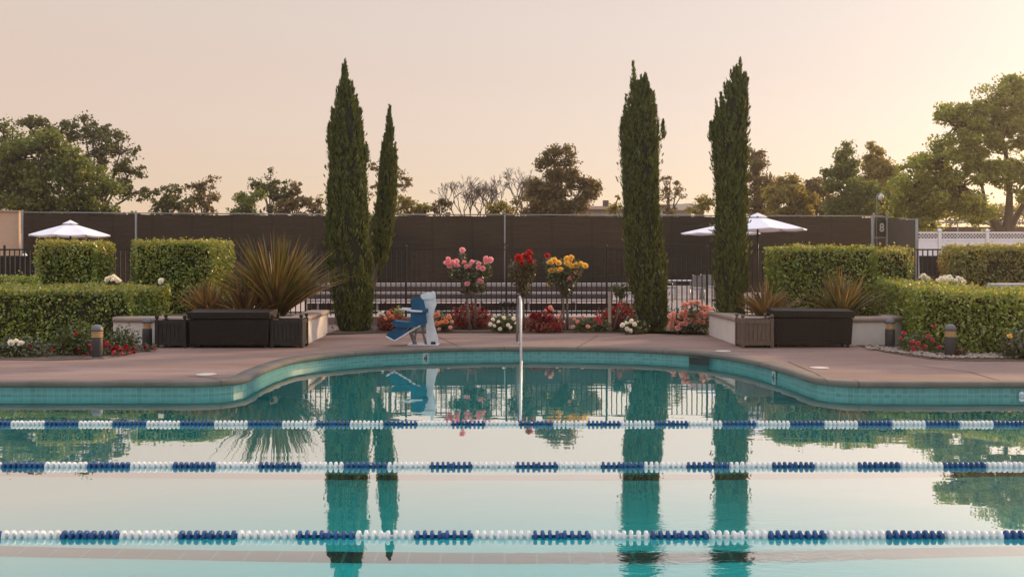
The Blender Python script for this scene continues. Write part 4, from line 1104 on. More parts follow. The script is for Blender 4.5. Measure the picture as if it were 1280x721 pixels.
# ------------------------------------------------------------------ iron railings with kerb wall
YF = 24.3; FT = 2.11; FB = .56
root = thing('iron_fence', (0, YF, .42), 'black iron railings running the whole width behind the flower bed', 'fence')
posts = [P(507.5, 0, YF).x + 2.45 * k for k in range(-6, 9)]
for x in posts:
    b = MB(); b.box(x - .024, x + .024, YF - .024, YF + .024, .40, FT + .05, .006); b.lathe((x, YF, FT + .05), [(.03, 0), (.036, .012), (.02, .035), (.006, .05)], 10)
    b.build('post', M_iron, root)
for a, c in zip(posts, posts[1:]):
    b = MB()
    for z in (FT - .02, FB): b.box(a + .032, c - .032, YF - .018, YF + .018, z - .018, z + .018)
    n = 20
    for k in range(1, n):
        x = a + (c - a) * k / n; b.box(x - .012, x + .012, YF - .012, YF + .012, FB - .08, FT - .03)
    b.build('picket_panel', M_iron, root)
b = MB(); b.box(-3.9, 4.1, 24.12, 24.5, DECK - .02, .45, .015)
tag(b.build('kerb_wall', solid('kerb_brick', (0.20, 0.15, 0.125), 0.9, 0, .25, 6)), 'low brown kerb wall under the iron railings', 'kerb')

for x0, x1, lab in ((-90, 43, 'black mesh screen behind the railings in front of the tan wall'), (1149, 1330, 'black mesh screen behind the railings below the white lattice fence')):
    xa, xb = P(x0, 0, 25.2).x, P(x1, 0, 25.2).x
    b = MB(); vs = []
    for k in range(41):
        x = xa + (xb - xa) * k / 40
        for z in (.42, .9, 1.4, 1.9): vs.append((x, 25.2 + .02 * math.sin(x * 5 + z * 3), z + .05 * (z > 1.8)))
    b.add(vs, [(4 * k + j, 4 * k + 4 + j, 4 * k + 5 + j, 4 * k + 1 + j) for k in range(40) for j in range(3)], True)
    tag(b.build('mesh_screen', solid('black_mesh', (0.016, 0.015, 0.016), .9, 0, .3, 2)), lab, 'screen')
# ------------------------------------------------------------------ bleachers
DB = 26.6
xa, xb = P(380, 0, DB).x, P(800, 0, DB).x
root = thing('bleachers', ((xa + xb) / 2, DB, .42), 'low aluminium bleachers with three plank rows behind the railings', 'bleachers')
GZ = .42
M_plank = solid('bleacher_plank', (0.40, 0.37, 0.37), 0.5, 0.2, .1, 4)
M_riser = solid('bleacher_riser', (0.085, 0.055, 0.05), 0.8, 0, .2)
rows = [(26.6, 389.5, .05), (26.75, 376, .075), (27.5, 366.5, .06), (28.2, 356, .10)]
for y, py, th in rows:
    z = P(0, py, y).z
    b = MB(); b.box(xa, xb if py > 360 else xb + .3, y - .02, y + .30, z - th / 2, z + th / 2, .008); b.build('plank', M_plank, root)
for y, (pa, pb) in ((27.15, (368, 374)), (27.95, (358.5, 364.5))):
    b = MB(); b.box(xa, P(766, 0, y).x, y, y + .04, P(0, pb, y).z, P(0, pa, y).z); b.build('riser', M_riser, root)
b = MB(); b.box(xa, xb, 27.0, 27.03, GZ, P(0, 378, 27.0).z - .02); b.build('riser', M_riser, root)
for px in (395, 470, 520, 600, 661, 721, 790):
    x = P(px, 0, DB).x
    b = MB(); b.box(x - .025, x + .025, 26.86, 26.91, GZ, P(0, 377.5, 26.86).z - .03); b.box(x - .025, x + .025, 27.65, 27.7, GZ, P(0, 368, 27.65).z); b.box(x - .025, x + .025, 28.38, 28.43, GZ, P(0, 358, 28.4).z - .03)
    b.box(x - .02, x + .02, 26.92, 28.37, GZ + .06, GZ + .1)
    b.build('leg', M_plank, root)
# small dark topped rack by the rail
root = thing('bench', (P(637, 0, 23.2).x, 23.2, DECK), 'small dark topped bench with pale legs between the white flowers and red rose', 'bench')
za = P(0, 379, 23.2).z
b = MB()
for k in range(5):
    x = P(626 + k * 5, 0, 23.2).x; b.box(x - .04, x + .04, 23.1, 23.35, za - .05 + .01 * (k % 2), za + .02 + .012 * (k % 2), .01)
b.box(P(625, 0, 23.2).x, P(648, 0, 23.2).x, 23.15, 23.3, za - .05, za - .02); b.build('top', M_iron, root)
for k in range(4):
    x = P(629 + k * 5.6, 0, 23.2).x; b = MB(); b.tube([(x, 23.22, DECK), (x, 23.22, za - .04)], .022, 8); b.build('leg', M_galv, root)

# ------------------------------------------------------------------ parasols
def parasol(apex_x, apex_y, tip_x, rim_y, d, lab, ang, sides=8):
    ap = P(apex_x, apex_y, d); r = abs(P(tip_x, 0, d).x - ap.x); rim = P(0, rim_y, d).z
    root = thing('parasol', (ap.x, d, .42), lab, 'parasol', 'white parasols on the court')
    b = MB(); vs = []; seg = 5; n = sides * 4
    H = ap.z - rim
    for s in range(seg + 1):
        t = .13 + .87 * s / seg
        for k in range(n):
            a = 2 * PI * k / n + ang; ph = (k % 4) / 4
            rr = r * t * (math.cos(PI / sides) / math.cos((ph - .5) * 2 * PI / sides)) if True else r * t
            sag = .05 * math.sin(PI * ph) * t
            vs.append((ap.x + math.cos(a) * rr, d + math.sin(a) * rr, ap.z - .10 - (H - .10) * t ** 1.08 - sag * .6))
    b.add(vs, [(s * n + k, s * n + (k + 1) % n, (s + 1) * n + (k + 1) % n, (s + 1) * n + k) for s in range(seg) for k in range(n)])
    lo = [(v[0], v[1], v[2] - .025) for v in vs[-n:]]
    b.add(vs[-n:] + lo, [(k, (k + 1) % n, n + (k + 1) % n, n + k) for k in range(n)])
    b.build('canopy', M_canvas, root)
    b = MB(); vs = [(ap.x, d, ap.z)] + [(ap.x + math.cos(2 * PI * k / sides + ang) * r * .2, d + math.sin(2 * PI * k / sides + ang) * r * .2, ap.z - .12) for k in range(sides)]
    b.add(vs, [(0, 1 + k, 1 + (k + 1) % sides) for k in range(sides)]); b.build('vent_cap', M_canvas, root)
    b = MB(); b.tube([(ap.x, d, .42), (ap.x, d, ap.z - .02)], .03, 10); b.build('pole', M_iron, root)
    for k in range(sides):
        a = 2 * PI * k / sides + ang; b = MB()
        b.tube([(ap.x, d, ap.z - .16), (ap.x + math.cos(a) * r * .96, d + math.sin(a) * r * .96, rim - .0)], .011, 6); b.build('rib', M_iron, root)
    b = MB(); b.lathe((ap.x, d, .42), [(.02, 0), (.33, 0), (.33, .06), (.06, .10), (.05, .3), (.02, .3)], 20); b.build('base', M_bollard, root)
parasol(88, 275, 38, 294, 30.5, 'open white parasol alone above a square hedge block, near the tan wall', R(0))
parasol(947, 266, 1009, 286.5, 29.0, 'larger white parasol half hidden by the cypress in the planter', R(0))
parasol(901, 277.5, 851, 291.5, 36.0, 'smaller white parasol farther back, tip showing left of the planter cypress', R(0))

# court furniture seen between the cypresses
def chair(x, d, lab, rot):
    root = thing('patio_chair', (x, d, .42), lab, 'patio chair', 'patio chairs on the court')
    z = .42
    T = lambda px, py, pz: (x + px * math.cos(rot) - py * math.sin(rot), d + px * math.sin(rot) + py * math.cos(rot), z + pz)
    for sx in (-.26, .26):
        for sy in (-.25, .25):
            b = MB(); b.tube([T(sx, sy, 0), T(sx, sy, .44 if sy < 0 else .95)], .018, 6); b.build('leg', M_alu, root)
        b = MB(); b.tube([T(sx, -.25, .44), T(sx, -.25, .64), T(sx, .25, .66)], .016, 6); b.build('armrest', M_alu, root)
    b = MB(); b.add([T(-.26, -.26, .43), T(.26, -.26, .43), T(.26, .25, .41), T(-.26, .25, .41), T(-.26, -.26, .46), T(.26, -.26, .46), T(.26, .25, .44), T(-.26, .25, .44)], [(3, 2, 1, 0), (4, 5, 6, 7), (0, 1, 5, 4), (1, 2, 6, 5), (2, 3, 7, 6), (3, 0, 4, 7)]); b.build('seat', M_galv, root)
    b = MB(); b.add([T(-.25, .23, .50), T(.25, .23, .50), T(.25, .26, .50), T(-.25, .26, .50), T(-.25, .27, .93), T(.25, .27, .93), T(.25, .30, .93), T(-.25, .30, .93)], [(3, 2, 1, 0), (4, 5, 6, 7), (0, 1, 5, 4), (1, 2, 6, 5), (2, 3, 7, 6), (3, 0, 4, 7)]); b.build('backrest', M_galv, root)
chair(P(834, 0, 37.5).x, 37.5, 'grey patio chair nearest the double tipped cypress, turned sideways', R(70))
chair(P(873, 0, 36.5).x, 36.5, 'grey patio chair with its back to the pool, near the planter cypress', R(180))
chair(P(886, 0, 38.5).x, 38.5, 'grey patio chair on the far side of the pale table', R(0))
root = thing('patio_table', (P(852, 0, 38).x, 38, .42), 'pale rectangular patio table seen between two cypresses', 'patio table')
tx = P(852, 0, 38).x
b = MB(); b.box(tx - .75, tx + .75, 37.6, 38.4, 1.11, 1.15, .008); b.build('table_top', M_white, root)
for sx in (-.65, .65):
    for sy in (-.3, .3):
        b = MB(); b.tube([(tx + sx, 38 + sy, .42), (tx + sx, 38 + sy, 1.11)], .03, 8); b.build('leg', M_alu, root)
b = MB(); b.box(P(812, 0, 44).x, P(905, 0, 44).x, 44, 44.2, .42, P(0, 357, 44).z)
tag(b.build('low_wall', solid('court_wall', (0.55, 0.50, 0.47), 0.9)), 'low pale wall at the far side of the court, between two cypresses', 'wall')

# ------------------------------------------------------------------ windscreen fence of the court
DW = 46.0
root = thing('court_fence', (0, DW, .42), 'long dark windscreen fence with galvanised posts behind the whole garden', 'fence')
px = [28, 170, 411, 631, 1108]
tops = [265.5, 266.5, 268, 268.5, 270.5]
for i in range(len(px) - 1):
    a = P(px[i], tops[i], DW); c = P(px[i + 1], tops[i + 1], DW)
    nseg = 70; b = MB(); vs = []
    NZ = 9
    for k in range(nseg + 1):
        t = k / nseg; x = a.x + (c.x - a.x) * t; zt = a.z + (c.z - a.z) * t - .04 - .035 * math.sin(PI * ((t * 4) % 1))
        for j in range(NZ):
            w = j / (NZ - 1); zb = .46
            z = zb + (zt - zb) * w
            vs.append((x, DW + .05 + .05 * math.sin(x * 3.1 + z * 2.2) * math.sin(w * PI) + .03 * math.sin(z * 7 + x) + .03 * math.sin(x * 7.3 - z * 4.1 + math.sin(x * 1.3) * 2), z))
    b.add(vs, [(k * NZ + j, (k + 1) * NZ + j, (k + 1) * NZ + j + 1, k * NZ + j + 1) for k in range(nseg) for j in range(NZ - 1)], True)
    b.build('fabric_panel', M_screen, root)
    b = MB(); b.tube([a, c], .028, 8); b.build('top_rail', M_galv, root)
for x, y in zip(px, tops):
    a = P(x, y, DW); b = MB(); b.tube([(a.x, DW, .4), (a.x, DW, a.z + .06)], .05 if x in (28, 170) else .035, 10); b.lathe((a.x, DW, a.z + .06), [(.05, 0), (.05, .02), (.02, .06)], 10); b.build('post', M_galv, root)
# end panel turned towards the pool, with its number
a = P(1097, 271, DW); c = P(1146, 275, 42.5)
root = thing('court_gate', (a.x, DW, .42), 'dark screened gate panel with a white number eight', 'gate')
g = P(1109, 271.5, 45.6)
b = MB(); b.add([(g.x, g.y, .46), (c.x, c.y, .46), (c.x, c.y, c.z - .04), (g.x, g.y, g.z - .04)], [(0, 1, 2, 3)]); b.build('fabric_panel', solid('brown_screen', (0.052, 0.043, 0.037), .9, 0, .15, 2), root)
for q, r in ((g, .05), (c, .06), (P(1091, 271, DW - .25), .08)):
    b = MB(); b.tube([(q.x, q.y, .4), (q.x, q.y, q.z + .05)], r, 10); b.build('post', M_galv, root)
b = MB(); b.tube([P(1091, 271, DW - .25), g, c], .03, 8); b.build('rail', M_galv, root)
b = MB(); b.tube([(P(1091, 0, DW - .25).x, DW - .2, P(0, 297.5, DW).z), (g.x, g.y, P(0, 297.5, DW).z)], .05, 8); b.build('rail', M_galv, root)
s0 = P(1096.5, 274, DW - .4); s1 = P(1107.5, 296, DW - .4)
root = thing('number_sign', ((s0.x + s1.x) / 2, DW - .4, s1.z), 'black sign with white number 8 on the court gate', 'sign')
b = MB(); b.box(s0.x, s1.x, DW - .42, DW - .38, s1.z, s0.z, .01); b.build('board', solid('sign_black', (0.012, 0.011, 0.012), .6), root)
o = link_mesh('number', text_mesh('number', '8', .54, .004, solid('sign_white', (0.48, 0.48, 0.49), .6), .014), root); o.location = (0, -.03, (s0.z - s1.z) / 2); o.rotation_euler = (R(90), 0, 0); o.scale = (.8, 1, 1)
# court lamp
q = P(1096, 270, DW - .25)
root = thing('court_lamp', (q.x, q.y, .42), 'small white globe lamp on a bent pole above the number sign', 'lamp')
b = MB(); b.tube([(q.x, q.y, .42), P(1096, 250, q.y), P(1096.4, 245, q.y), P(1098, 242.5, q.y), P(1100, 242, q.y)], .035, 8); b.build('pole', M_galv, root)
hd = P(1101, 246, q.y); b = MB(); b.lathe((hd.x, hd.y, hd.z), [(.03, -.16), (.10, -.14), (.13, -.04), (.13, .02), (.10, .06), (.05, .12), (.03, .17)], 16); b.build('lamp_head', M_whiteplastic, root)

# tan building wall at the left end
a = P(-60, 262.5, 45.0); c = P(28, 265, 46.6)
root = thing('tan_building', (a.x, 46, .42), 'tan stuccoed building wall at the end of the dark windscreen fence', 'building')
b = MB(); b.slab([(a.x - 8, 40.5), (a.x - 8, 40.4), (c.x - .12, 46.5), (c.x - .12, 46.7), (a.x - 8, 46.7)], .2, c.z); b.build('wall', M_tan, root)
b = MB(); b.slab([(a.x - 8.1, 40.2), (c.x - .08, 46.42), (c.x - .08, 46.75), (a.x - 8.1, 46.75)], c.z, c.z + .06); b.build('cap', solid('tan_coping', (0.42, 0.31, 0.23), .9), root)
q = P(31, 0, 25.5)
root = thing('rolled_flag', (q.x, 25.5, .42), 'white rolled parasol cover standing by the railings near the tan wall', 'cover')
b = MB(); b.tube([(q.x, 25.5, .42), (q.x, 25.5, 1.9)], .022, 8); b.build('pole', M_iron, root)
b = MB(); b.lathe((q.x, 25.5, 0), [(.02, 1.18), (.045, 1.2), (.06, 1.45), (.05, 1.7), (.055, 1.98), (.02, 2.02)], 12); b.build('cloth', M_canvas, root)

# white lattice fence
DLF = 42.0
root = thing('lattice_fence', (P(1215, 0, DLF).x, DLF, .42), 'white vinyl fence with a lattice strip along its top', 'fence')
zt = P(0, 290.5, DLF).z; zl = P(0, 298.5, DLF).z
pxs = [1146, 1174.5, 1234, 1294, 1354]
for i, x in enumerate(pxs):
    if i == 0: continue
    q = P(x, 0, DLF).x; b = MB(); b.box(q - .065, q + .065, DLF - .065, DLF + .065, .3, zt + .08, .01)
    b.add([(q - .10, DLF - .10, zt + .08), (q + .10, DLF - .10, zt + .08), (q + .10, DLF + .10, zt + .08), (q - .10, DLF + .10, zt + .08), (q, DLF, zt + .17)], [(3, 2, 1, 0), (0, 1, 4), (1, 2, 4), (2, 3, 4), (3, 0, 4)]); b.build('post', M_white, root)
for x0, x1 in zip(pxs, pxs[1:]):
    a = P(x0, 0, DLF).x + .086; c = P(x1, 0, DLF).x - .086
    b = MB(); b.box(a, c, DLF - .02, DLF + .02, .35, zl - .06); b.box(a, c, DLF - .04, DLF + .04, zl - .06, zl + .01); b.box(a, c, DLF - .04, DLF + .04, zt - .05, zt + .02); b.build('panel', M_white, root)
    b = MB(); hh = zt - zl - .06; st = .135
    k = a - hh
    while k < c:
        for s in (1, -1):
            xa_, xb_ = (k, k + hh) if s > 0 else (k + hh, k)
            z0, z1 = zl + .01, zt - .05
            pa, pb = [xa_, z0], [xb_, z1]
            for pt, ot in ((pa, pb), (pb, pa)):
                if pt[0] < a: f = (a - pt[0]) / (ot[0] - pt[0] + 1e-9); pt[1] += (ot[1] - pt[1]) * f; pt[0] = a
                if pt[0] > c: f = (c - pt[0]) / (ot[0] - pt[0] + 1e-9); pt[1] += (ot[1] - pt[1]) * f; pt[0] = c
            if abs(pa[0] - pb[0]) > .02: b.tube([(pa[0], DLF + .006 * s, pa[1]), (pb[0], DLF + .006 * s, pb[1])], .016, 4)
        k += st
    b.build('lattice', M_white, root)
# brown fence farther back on the right
b = MB(); a = P(1140, 278, 56); c = P(1420, 279, 56)
root = thing('brown_fence', (a.x, 56, .42), 'dark brown fence seen above the white lattice', 'fence')
b.box(a.x, c.x, 56, 56.08, .3, a.z - .25); b.build('panel', solid('brown_panel', (0.10, 0.065, 0.05), .9, 0, .25, 1.5), root)
b = MB(); b.tube([(a.x, 55.9, a.z), (c.x, 55.9, c.z)], .04, 8); b.build('rail', M_galv, root)
for k in range(6):
    x = a.x + (c.x - a.x) * k / 5; b = MB(); b.tube([(x, 55.9, .3), (x, 55.9, a.z + .05)], .04, 8); b.build('post', M_galv, root)

# the evening haze over the whole place
mb = MB(); mb.box(-170, 170, -25, 150, -2.6, 16)
mh, nt, out = newmat('evening_haze')
pv = nt.nodes.new('ShaderNodeVolumePrincipled')
pv.inputs['Color'].default_value = (1.0, 0.93, 0.84, 1); pv.inputs['Density'].default_value = 0.0008; pv.inputs['Anisotropy'].default_value = 0.75
nt.links.new(pv.outputs[0], out.inputs['Volume'])
tag(mb.build('haze', mh), 'thin warm evening haze filling the air over the pool and court', 'haze', kind='stuff')
# ------------------------------------------------------------------ houses beyond
def house(x0, x1, eave_y, apex_x, apex_y, d, lab, gable):
    a = P(x0, eave_y, d); c = P(x1, eave_y, d); ap = P(apex_x, apex_y, d); dp = 9.0
    root = thing('house', ((a.x + c.x) / 2, d, .2), lab, 'house', 'houses beyond the court')
    M_hw = solid('house_wall', (0.60, 0.55, 0.50), .9, 0, .06, 1); M_hr = solid('house_roof', (0.13, 0.085, 0.065), .9, 0, .3, 3)
    b = MB(); b.box(a.x + .5, c.x - .5, d + .5, d + dp - .5, .2, a.z - .05)
    b.build('wall', M_hw, root)
    b = MB(); h = ap.z - a.z
    x0_, x1_, y0_, y1_ = a.x, c.x, d, d + dp
    r0, r1 = ap.x - 1.0, ap.x + 1.0
    z = a.z - .05
    b.add([(x0_, y0_, z), (x1_, y0_, z), (x1_, y1_, z), (x0_, y1_, z), (r0, d + dp / 2, z + h), (r1, d + dp / 2, z + h), (x0_, y0_, z + .12), (x1_, y0_, z + .12), (x1_, y1_, z + .12), (x0_, y1_, z + .12)],
          [(3, 2, 1, 0), (0, 1, 7, 6), (1, 2, 8, 7), (2, 3, 9, 8), (3, 0, 6, 9), (6, 7, 5, 4), (8, 9, 4, 5), (7, 8, 5), (9, 6, 4)])
    rf = b.build('roof', M_hr, root)
    if gable:
        gx = P(gable, 0, d).x; b = MB(); b.prism([(gx - 1.5, z - .3), (gx + 1.5, z - .3), (gx + 1.5, z + .1), (gx, z + h * .5), (gx - 1.5, z + .1)], d - .4, d + 2.5); b.build('gable', M_hw, root)
    else:
        b = MB(); q = P(764, 0, d).x; b.box(q - .22, q + .22, d + 4.2, d + 4.7, z + h - .5, z + h + .45); b.build('chimney', M_hr, rf)
    for k in range(3):
        x = a.x + (c.x - a.x) * (.22 + .28 * k); b = MB(); b.box(x - .55, x + .55, d + .46, d + .52, z - 1.9, z - .6); w = b.build('window', M_white, root)
        b = MB(); b.box(x - .47, x + .47, d + .44, d + .455, z - 1.82, z - .68); b.build('pane', solid('house_glass', (0.04, 0.05, 0.06), .1), w)
house(727, 812, 262.5, 765, 252.5, 76, 'pale house with a brown hip roof and chimney beyond the fence', None)
house(800, 873, 257.5, 846, 250, 80, 'pale house with a small front gable, partly behind a thin tree', 860)

# ------------------------------------------------------------------ trees
def tree(name, lab, d, base_x, blobs, n, ll, mat, clump=.36, group='trees beyond the court', cat='tree', bark=None, trunk_r=.16, stems=None, gz=.3, depth=.8, per=17, spread=1.22, fork_y=None):
    """blobs: (photo x, y, half width, half height); leaves are gathered in clumps at branch ends"""
    s = d / F
    if not stems and fork_y is None:               # growth continues down behind the fence
        x0 = min(b_[0] - b_[2] for b_ in blobs); x1 = max(b_[0] + b_[2] for b_ in blobs)
        blobs = list(blobs) + [((x0 + x1) / 2, 272, (x1 - x0) * .40, 14)]
        n = int(n * 1.35)
    base = Vector((P(base_x, 0, d).x, d, gz))
    root = thing(name, base, lab, cat, group)
    lv = Leaves(); wood = MB(); bark = bark or M_bark
    tot = sum(b_[2] * b_[3] for b_ in blobs)
    zlow = min(P(0, b_[1] + b_[3], d).z for b_ in blobs)
    fk = Vector((base.x, d, max(gz + .6, P(0, fork_y, d).z if fork_y else zlow + .2)))
    tr = MB()
    if stems:
        for st in stems:
            tr.tube([P(x, y, d + dd) for x, y, dd, r in st], [r for *_, r in st], 8)
    else:
        tr.tube([base, (base + fk) / 2 + Vector((random.uniform(-.1, .1), 0, 0)), fk], [trunk_r, trunk_r * .8, trunk_r * .6], 9)
    for x, y, rx, ry in blobs:
        c = P(x, y, d); R3 = np.array([rx * s, min(rx, ry) * s * depth + .15 * rx * s, ry * s])
        st0 = fk
        if stems:
            cand = [P(q[0], q[1], d + q[2]) for st in stems for q in st if q[1] >= y - 5] or [fk]
            st0 = min(cand, key=lambda q: (q - c).length + (q.z > c.z) * 2)
        mid = (st0 + c) / 2 + Vector((random.uniform(-.15, .15), random.uniform(-.2, .2), .15 * (c - st0).length * .4))
        wood.tube([st0, mid, c], [trunk_r * .36, trunk_r * .25, trunk_r * .15], 6)
        nc = max(3, int(n * rx * ry / tot / per))
        nsub = max(4, int((rx * ry) ** .5 * .62))
        sv = rdir(nsub); subs = np.array(c) + sv * R3 * (RNG.random(nsub) ** .36)[:, None] * spread * .92
        for _ in range(nc):
            v = rdir(1)[0]; q = RNG.random() ** .5
            si = int(RNG.integers(nsub))
            cc = subs[si] + v * R3 * q * (.27 + .17 * ((si * 7) % 5) / 4)
            if RNG.random() < .55:
                e = Vector(cc); wood.tube([c, (c + e) / 2 + Vector((0, 0, .08)), e], [trunk_r * .12, trunk_r * .08, .012], 4, caps=False)
            k = int(per * RNG.uniform(.6, 1.4)); cr = clump * RNG.choice([.35, .55, .85, 1.1])
            pts = cc + rdir(k) * (RNG.random(k) ** .5)[:, None] * cr * np.array([1.15, 1.0, .72])
            L = ll * RNG.uniform(.6, 1.3, k)
            lv.add(pts, rdir(k) + np.array([0, 0, -.15]), rdir(k) + np.array([0, -.2, .7]), L, L * RNG.uniform(.5, .75, k), 0, .1)
    tr.build('trunk', bark, root); wood.build('branches', bark, root)
    lv.build('crown', [mat], root)
    return root
tree('tree', 'broad rounded green tree rising behind the lone parasol', 52, 60, [(15, 200, 38, 32), (60, 195, 34, 28), (95, 220, 32, 30), (30, 240, 45, 28), (85, 250, 40, 22), (-40, 215, 40, 45), (125, 248, 24, 22)], 26000, .19, L_green, .50, trunk_r=.3)
tree('tree', 'taller open crowned tree with sky showing between dark branches, above the rounded green tree', 58, 120, [(38, 162, 22, 14), (75, 165, 20, 16), (105, 160, 17, 14), (128, 172, 20, 18), (150, 192, 20, 18), (162, 218, 18, 14), (172, 240, 14, 12), (140, 235, 22, 20), (118, 195, 18, 16), (4, 168, 6, 20)], 8500, .19, L_dark, .42, trunk_r=.25)
tree('tree', 'reddish brown tree peeping over the roof of the tan wall', 53, 0, [(0, 245, 12, 16), (-18, 240, 14, 22)], 1800, .17, L_brown, .4)
tree('tree', 'sparse small tree left of the twin, just above the dark fence', 55, 210, [(210, 245, 14, 14), (200, 255, 14, 10), (222, 256, 16, 12), (209, 233, 7, 6)], 2300, .17, L_dark, .34)
tree('tree', 'airy pale branched tree with a ragged top, between two bushier small trees', 57, 255, [(255, 232, 12, 9), (246, 246, 16, 13), (264, 250, 13, 14), (238, 256, 14, 10), (266, 226, 6, 6)], 2400, .17, L_brown, .34)
tree('tree', 'small bright green rounded tree above the dark fence', 54, 306, [(306, 254, 14, 13), (316, 247, 13, 10), (298, 260, 10, 8)], 2300, .17, L_green, .38)
tree('tree', 'ragged tree with a high thin top behind the bright green rounded one', 57, 338, [(330, 236, 12, 9), (342, 228, 9, 9), (340, 250, 22, 14), (355, 240, 10, 10), (322, 230, 7, 6), (338, 217, 3, 6)], 3000, .17, L_dark, .34)
tree('tree', 'dark bushy small tree nearest the tallest cypress on the fence line', 56, 368, [(366, 245, 14, 12), (372, 236, 8, 6), (362, 257, 16, 10), (388, 260, 10, 8), (380, 250, 8, 8)], 2500, .17, L_brown, .34)
tree('tree', 'tiny shrub tree touching the left side of the tallest cypress', 56, 402, [(401, 256, 6, 7), (398, 264, 8, 5)], 400, .15, L_brown, .3)
tree('conifer', 'feathery thin conifer behind the slender leaning cypress', 60, 487, [(480, 215, 14, 8), (498, 222, 12, 6), (507, 236, 16, 5), (470, 232, 12, 8), (465, 213, 5, 8), (500, 212, 8, 5), (496, 245, 16, 6), (474, 248, 12, 8)], 2000, .15, L_brown, .30, trunk_r=.15, fork_y=205)
tree('shrub_tree', 'low yellowish bush on the fence line right of the slender cypress', 55, 525, [(515, 258, 16, 9), (532, 262, 12, 6), (503, 258, 8, 10)], 1600, .17, L_olive, .34)
tree('shrub_tree', 'low brownish bush left of the bare trees', 55, 552, [(548, 252, 8, 7), (555, 260, 9, 8), (543, 262, 6, 6)], 700, .16, L_brown, .3)
tree('shrub_tree', 'low olive bush between the bare trees, topping the fence', 55, 620, [(618, 260, 16, 9), (632, 262, 9, 7)], 1500, .17, L_olive, .34)
tree('tree', 'dark dense tree with a rounded peak standing alone mid fence', 54, 700, [(692, 200, 17, 13), (702, 216, 22, 14), (728, 236, 19, 14), (688, 236, 24, 18), (672, 244, 20, 14), (712, 252, 20, 16), (665, 256, 18, 12), (690, 256, 26, 12), (738, 230, 9, 6), (708, 192, 8, 7)], 14000, .17, L_brown, .40, trunk_r=.22)
tree('tree', 'thin reddish tree before the pale gabled house', 62, 838, [(834, 240, 8, 11), (846, 234, 8, 7), (830, 228, 6, 6), (852, 244, 6, 5), (838, 224, 4, 4)], 1300, .15, L_brown, .3)
tree('shrub_tree', 'rounded olive bush just left of the planter cypress', 58, 876, [(876, 254, 10, 10), (884, 247, 8, 8), (868, 260, 8, 6)], 1200, .16, L_olive, .33)
tree('shrub_tree', 'pale low bush in front of the house with chimney', 60, 768, [(768, 262, 8, 6), (773, 245, 4, 3)], 500, .15, L_olive, .3)
tree('conifer', 'brown tapering conifer directly right of the planter cypress', 60, 945, [(943, 205, 11, 20), (948, 225, 16, 14), (950, 242, 20, 16), (945, 258, 24, 12), (940, 190, 5, 8)], 9425, .17, L_brown, .36, fork_y=200)
tree('tree', 'low olive tree in golden light above the larger parasol', 57, 985, [(980, 243, 20, 18), (1000, 246, 16, 20), (985, 230, 14, 8), (968, 256, 14, 12), (1000, 260, 22, 10)], 9425, .17, L_olive, .38)
tree('tree', 'brownish round tree in the haze between two olive ones', 60, 1020, [(1015, 238, 14, 16), (1030, 244, 16, 16), (1012, 256, 16, 10), (1020, 228, 8, 7)], 6525, .17, L_brown, .38)
tree('tree', 'tall ragged green tree with twin spires, left of the court lamp', 54, 1062, [(1060, 205, 10, 18), (1058, 190, 5, 10), (1045, 222, 14, 14), (1062, 236, 22, 22), (1085, 250, 22, 18), (1050, 254, 24, 14)], 15225, .17, L_green, .38, trunk_r=.22)
tree('tree', 'ragged green tree rising directly behind the court lamp', 57, 1098, [(1093, 195, 11, 14), (1095, 214, 16, 16), (1110, 224, 14, 18), (1100, 240, 20, 20), (1115, 250, 18, 16), (1090, 183, 6, 6)], 13050, .17, L_olive, .38, trunk_r=.22)
DT = 44.6
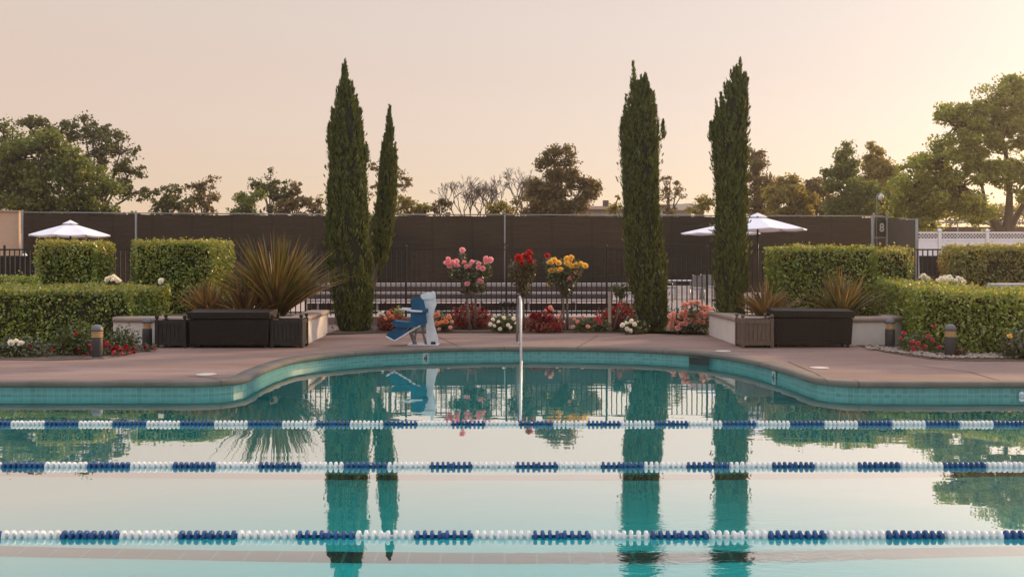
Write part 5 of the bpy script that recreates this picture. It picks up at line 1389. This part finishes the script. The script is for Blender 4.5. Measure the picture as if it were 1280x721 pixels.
tree('tree', 'large spreading tree with forked dark trunk behind the white lattice fence', DT, 1257,
     [(1150, 235, 28, 32), (1175, 205, 26, 24), (1160, 262, 30, 22), (1195, 160, 26, 22), (1186, 140, 14, 10), (1215, 180, 24, 22), (1225, 150, 22, 16), (1200, 235, 26, 22), (1240, 130, 20, 22), (1258, 165, 24, 24), (1262, 120, 20, 18), (1275, 105, 14, 12), (1290, 150, 26, 40), (1232, 205, 22, 18), (1262, 215, 26, 18), (1215, 262, 26, 16), (1290, 225, 24, 28), (1175, 240, 25, 20), (1135, 255, 16, 18)],
     52000, .165, L_gold, .42, trunk_r=.26, gz=.3, group='trees beyond the court',
     stems=[[(1257, 372, 0, .34), (1257, 315, 0, .30), (1256, 298, 0, .27), (1243, 278, 0, .17), (1228, 258, .2, .13), (1212, 240, .2, .10), (1192, 222, .3, .07), (1180, 200, .3, .04)],
            [(1256, 299, 0, .25), (1261, 270, 0, .19), (1262, 240, -.1, .14), (1260, 205, -.1, .10), (1252, 170, 0, .07), (1245, 140, 0, .04)],
            [(1258, 299, 0, .20), (1266, 280, .2, .14), (1276, 262, .2, .11), (1288, 235, .2, .08), (1292, 190, .2, .05)],
            [(1234, 266, .1, .10), (1228, 235, -.2, .07), (1220, 200, -.2, .05), (1212, 172, -.2, .03)]], per=30)
tree('tree', 'orange tinged trees low behind the brown fence and forked trunk', 70, 1240, [(1170, 268, 20, 10), (1200, 272, 18, 8), (1235, 268, 20, 12), (1275, 262, 24, 16), (1310, 255, 30, 25)], 4500, .2, L_olive, .45)
# bare trees
def bare_tree(lab, d, base_x, top, spread, lean=0.0, levels=6, seed=1):
    rnd = random.Random(seed)
    base = Vector((P(base_x, 0, d).x, d, .3))
    root = thing('bare_tree', base, lab, 'bare tree', 'leafless trees beyond the court')
    tr = MB(); tw = MB()
    H = P(0, top, d).z - .3
    f = base + Vector((lean * .3, 0, H * .42))
    tr.tube([base, (base + f) / 2 + Vector((.05, 0, 0)), f], [.17, .13, .10], 8); tr.build('trunk', M_greybark, root)
    def grow(p, dirv, L, r, lv):
        e = p + dirv * L
        m = (p + e) / 2 + Vector((rnd.uniform(-.1, .1) * L, rnd.uniform(-.1, .1) * L, rnd.uniform(0, .08) * L))
        tw.tube([p, m, e], [r, r * .85, r * .68], 5 if lv > 2 else 4, caps=False)
        if lv == 0: return
        for k in range(3 if rnd.random() < .55 else 2):
            nd = (dirv + Vector((rnd.uniform(-1, 1) * spread, rnd.uniform(-.8, .8) * spread, rnd.uniform(-.35, .6)))).normalized()
            grow(e if k else m * .35 + e * .65, nd, L * rnd.uniform(.6, .85), max(.011, r * .66), lv - 1)
    for k in range(4):
        a = (k - 1.5) / 1.5
        grow(f, Vector((a * .65 + lean * .4, rnd.uniform(-.3, .3), 1)).normalized(), H * .16, .065, levels)
    tw.build('branches', M_greybark, root)
bare_tree('leafless tree with a low round web of twigs', 56, 585, 213, .75, 0, 6, 3)
bare_tree('leafless tree with long branches slanting towards the dark dense tree', 58, 638, 205, .62, .5, 6, 8)
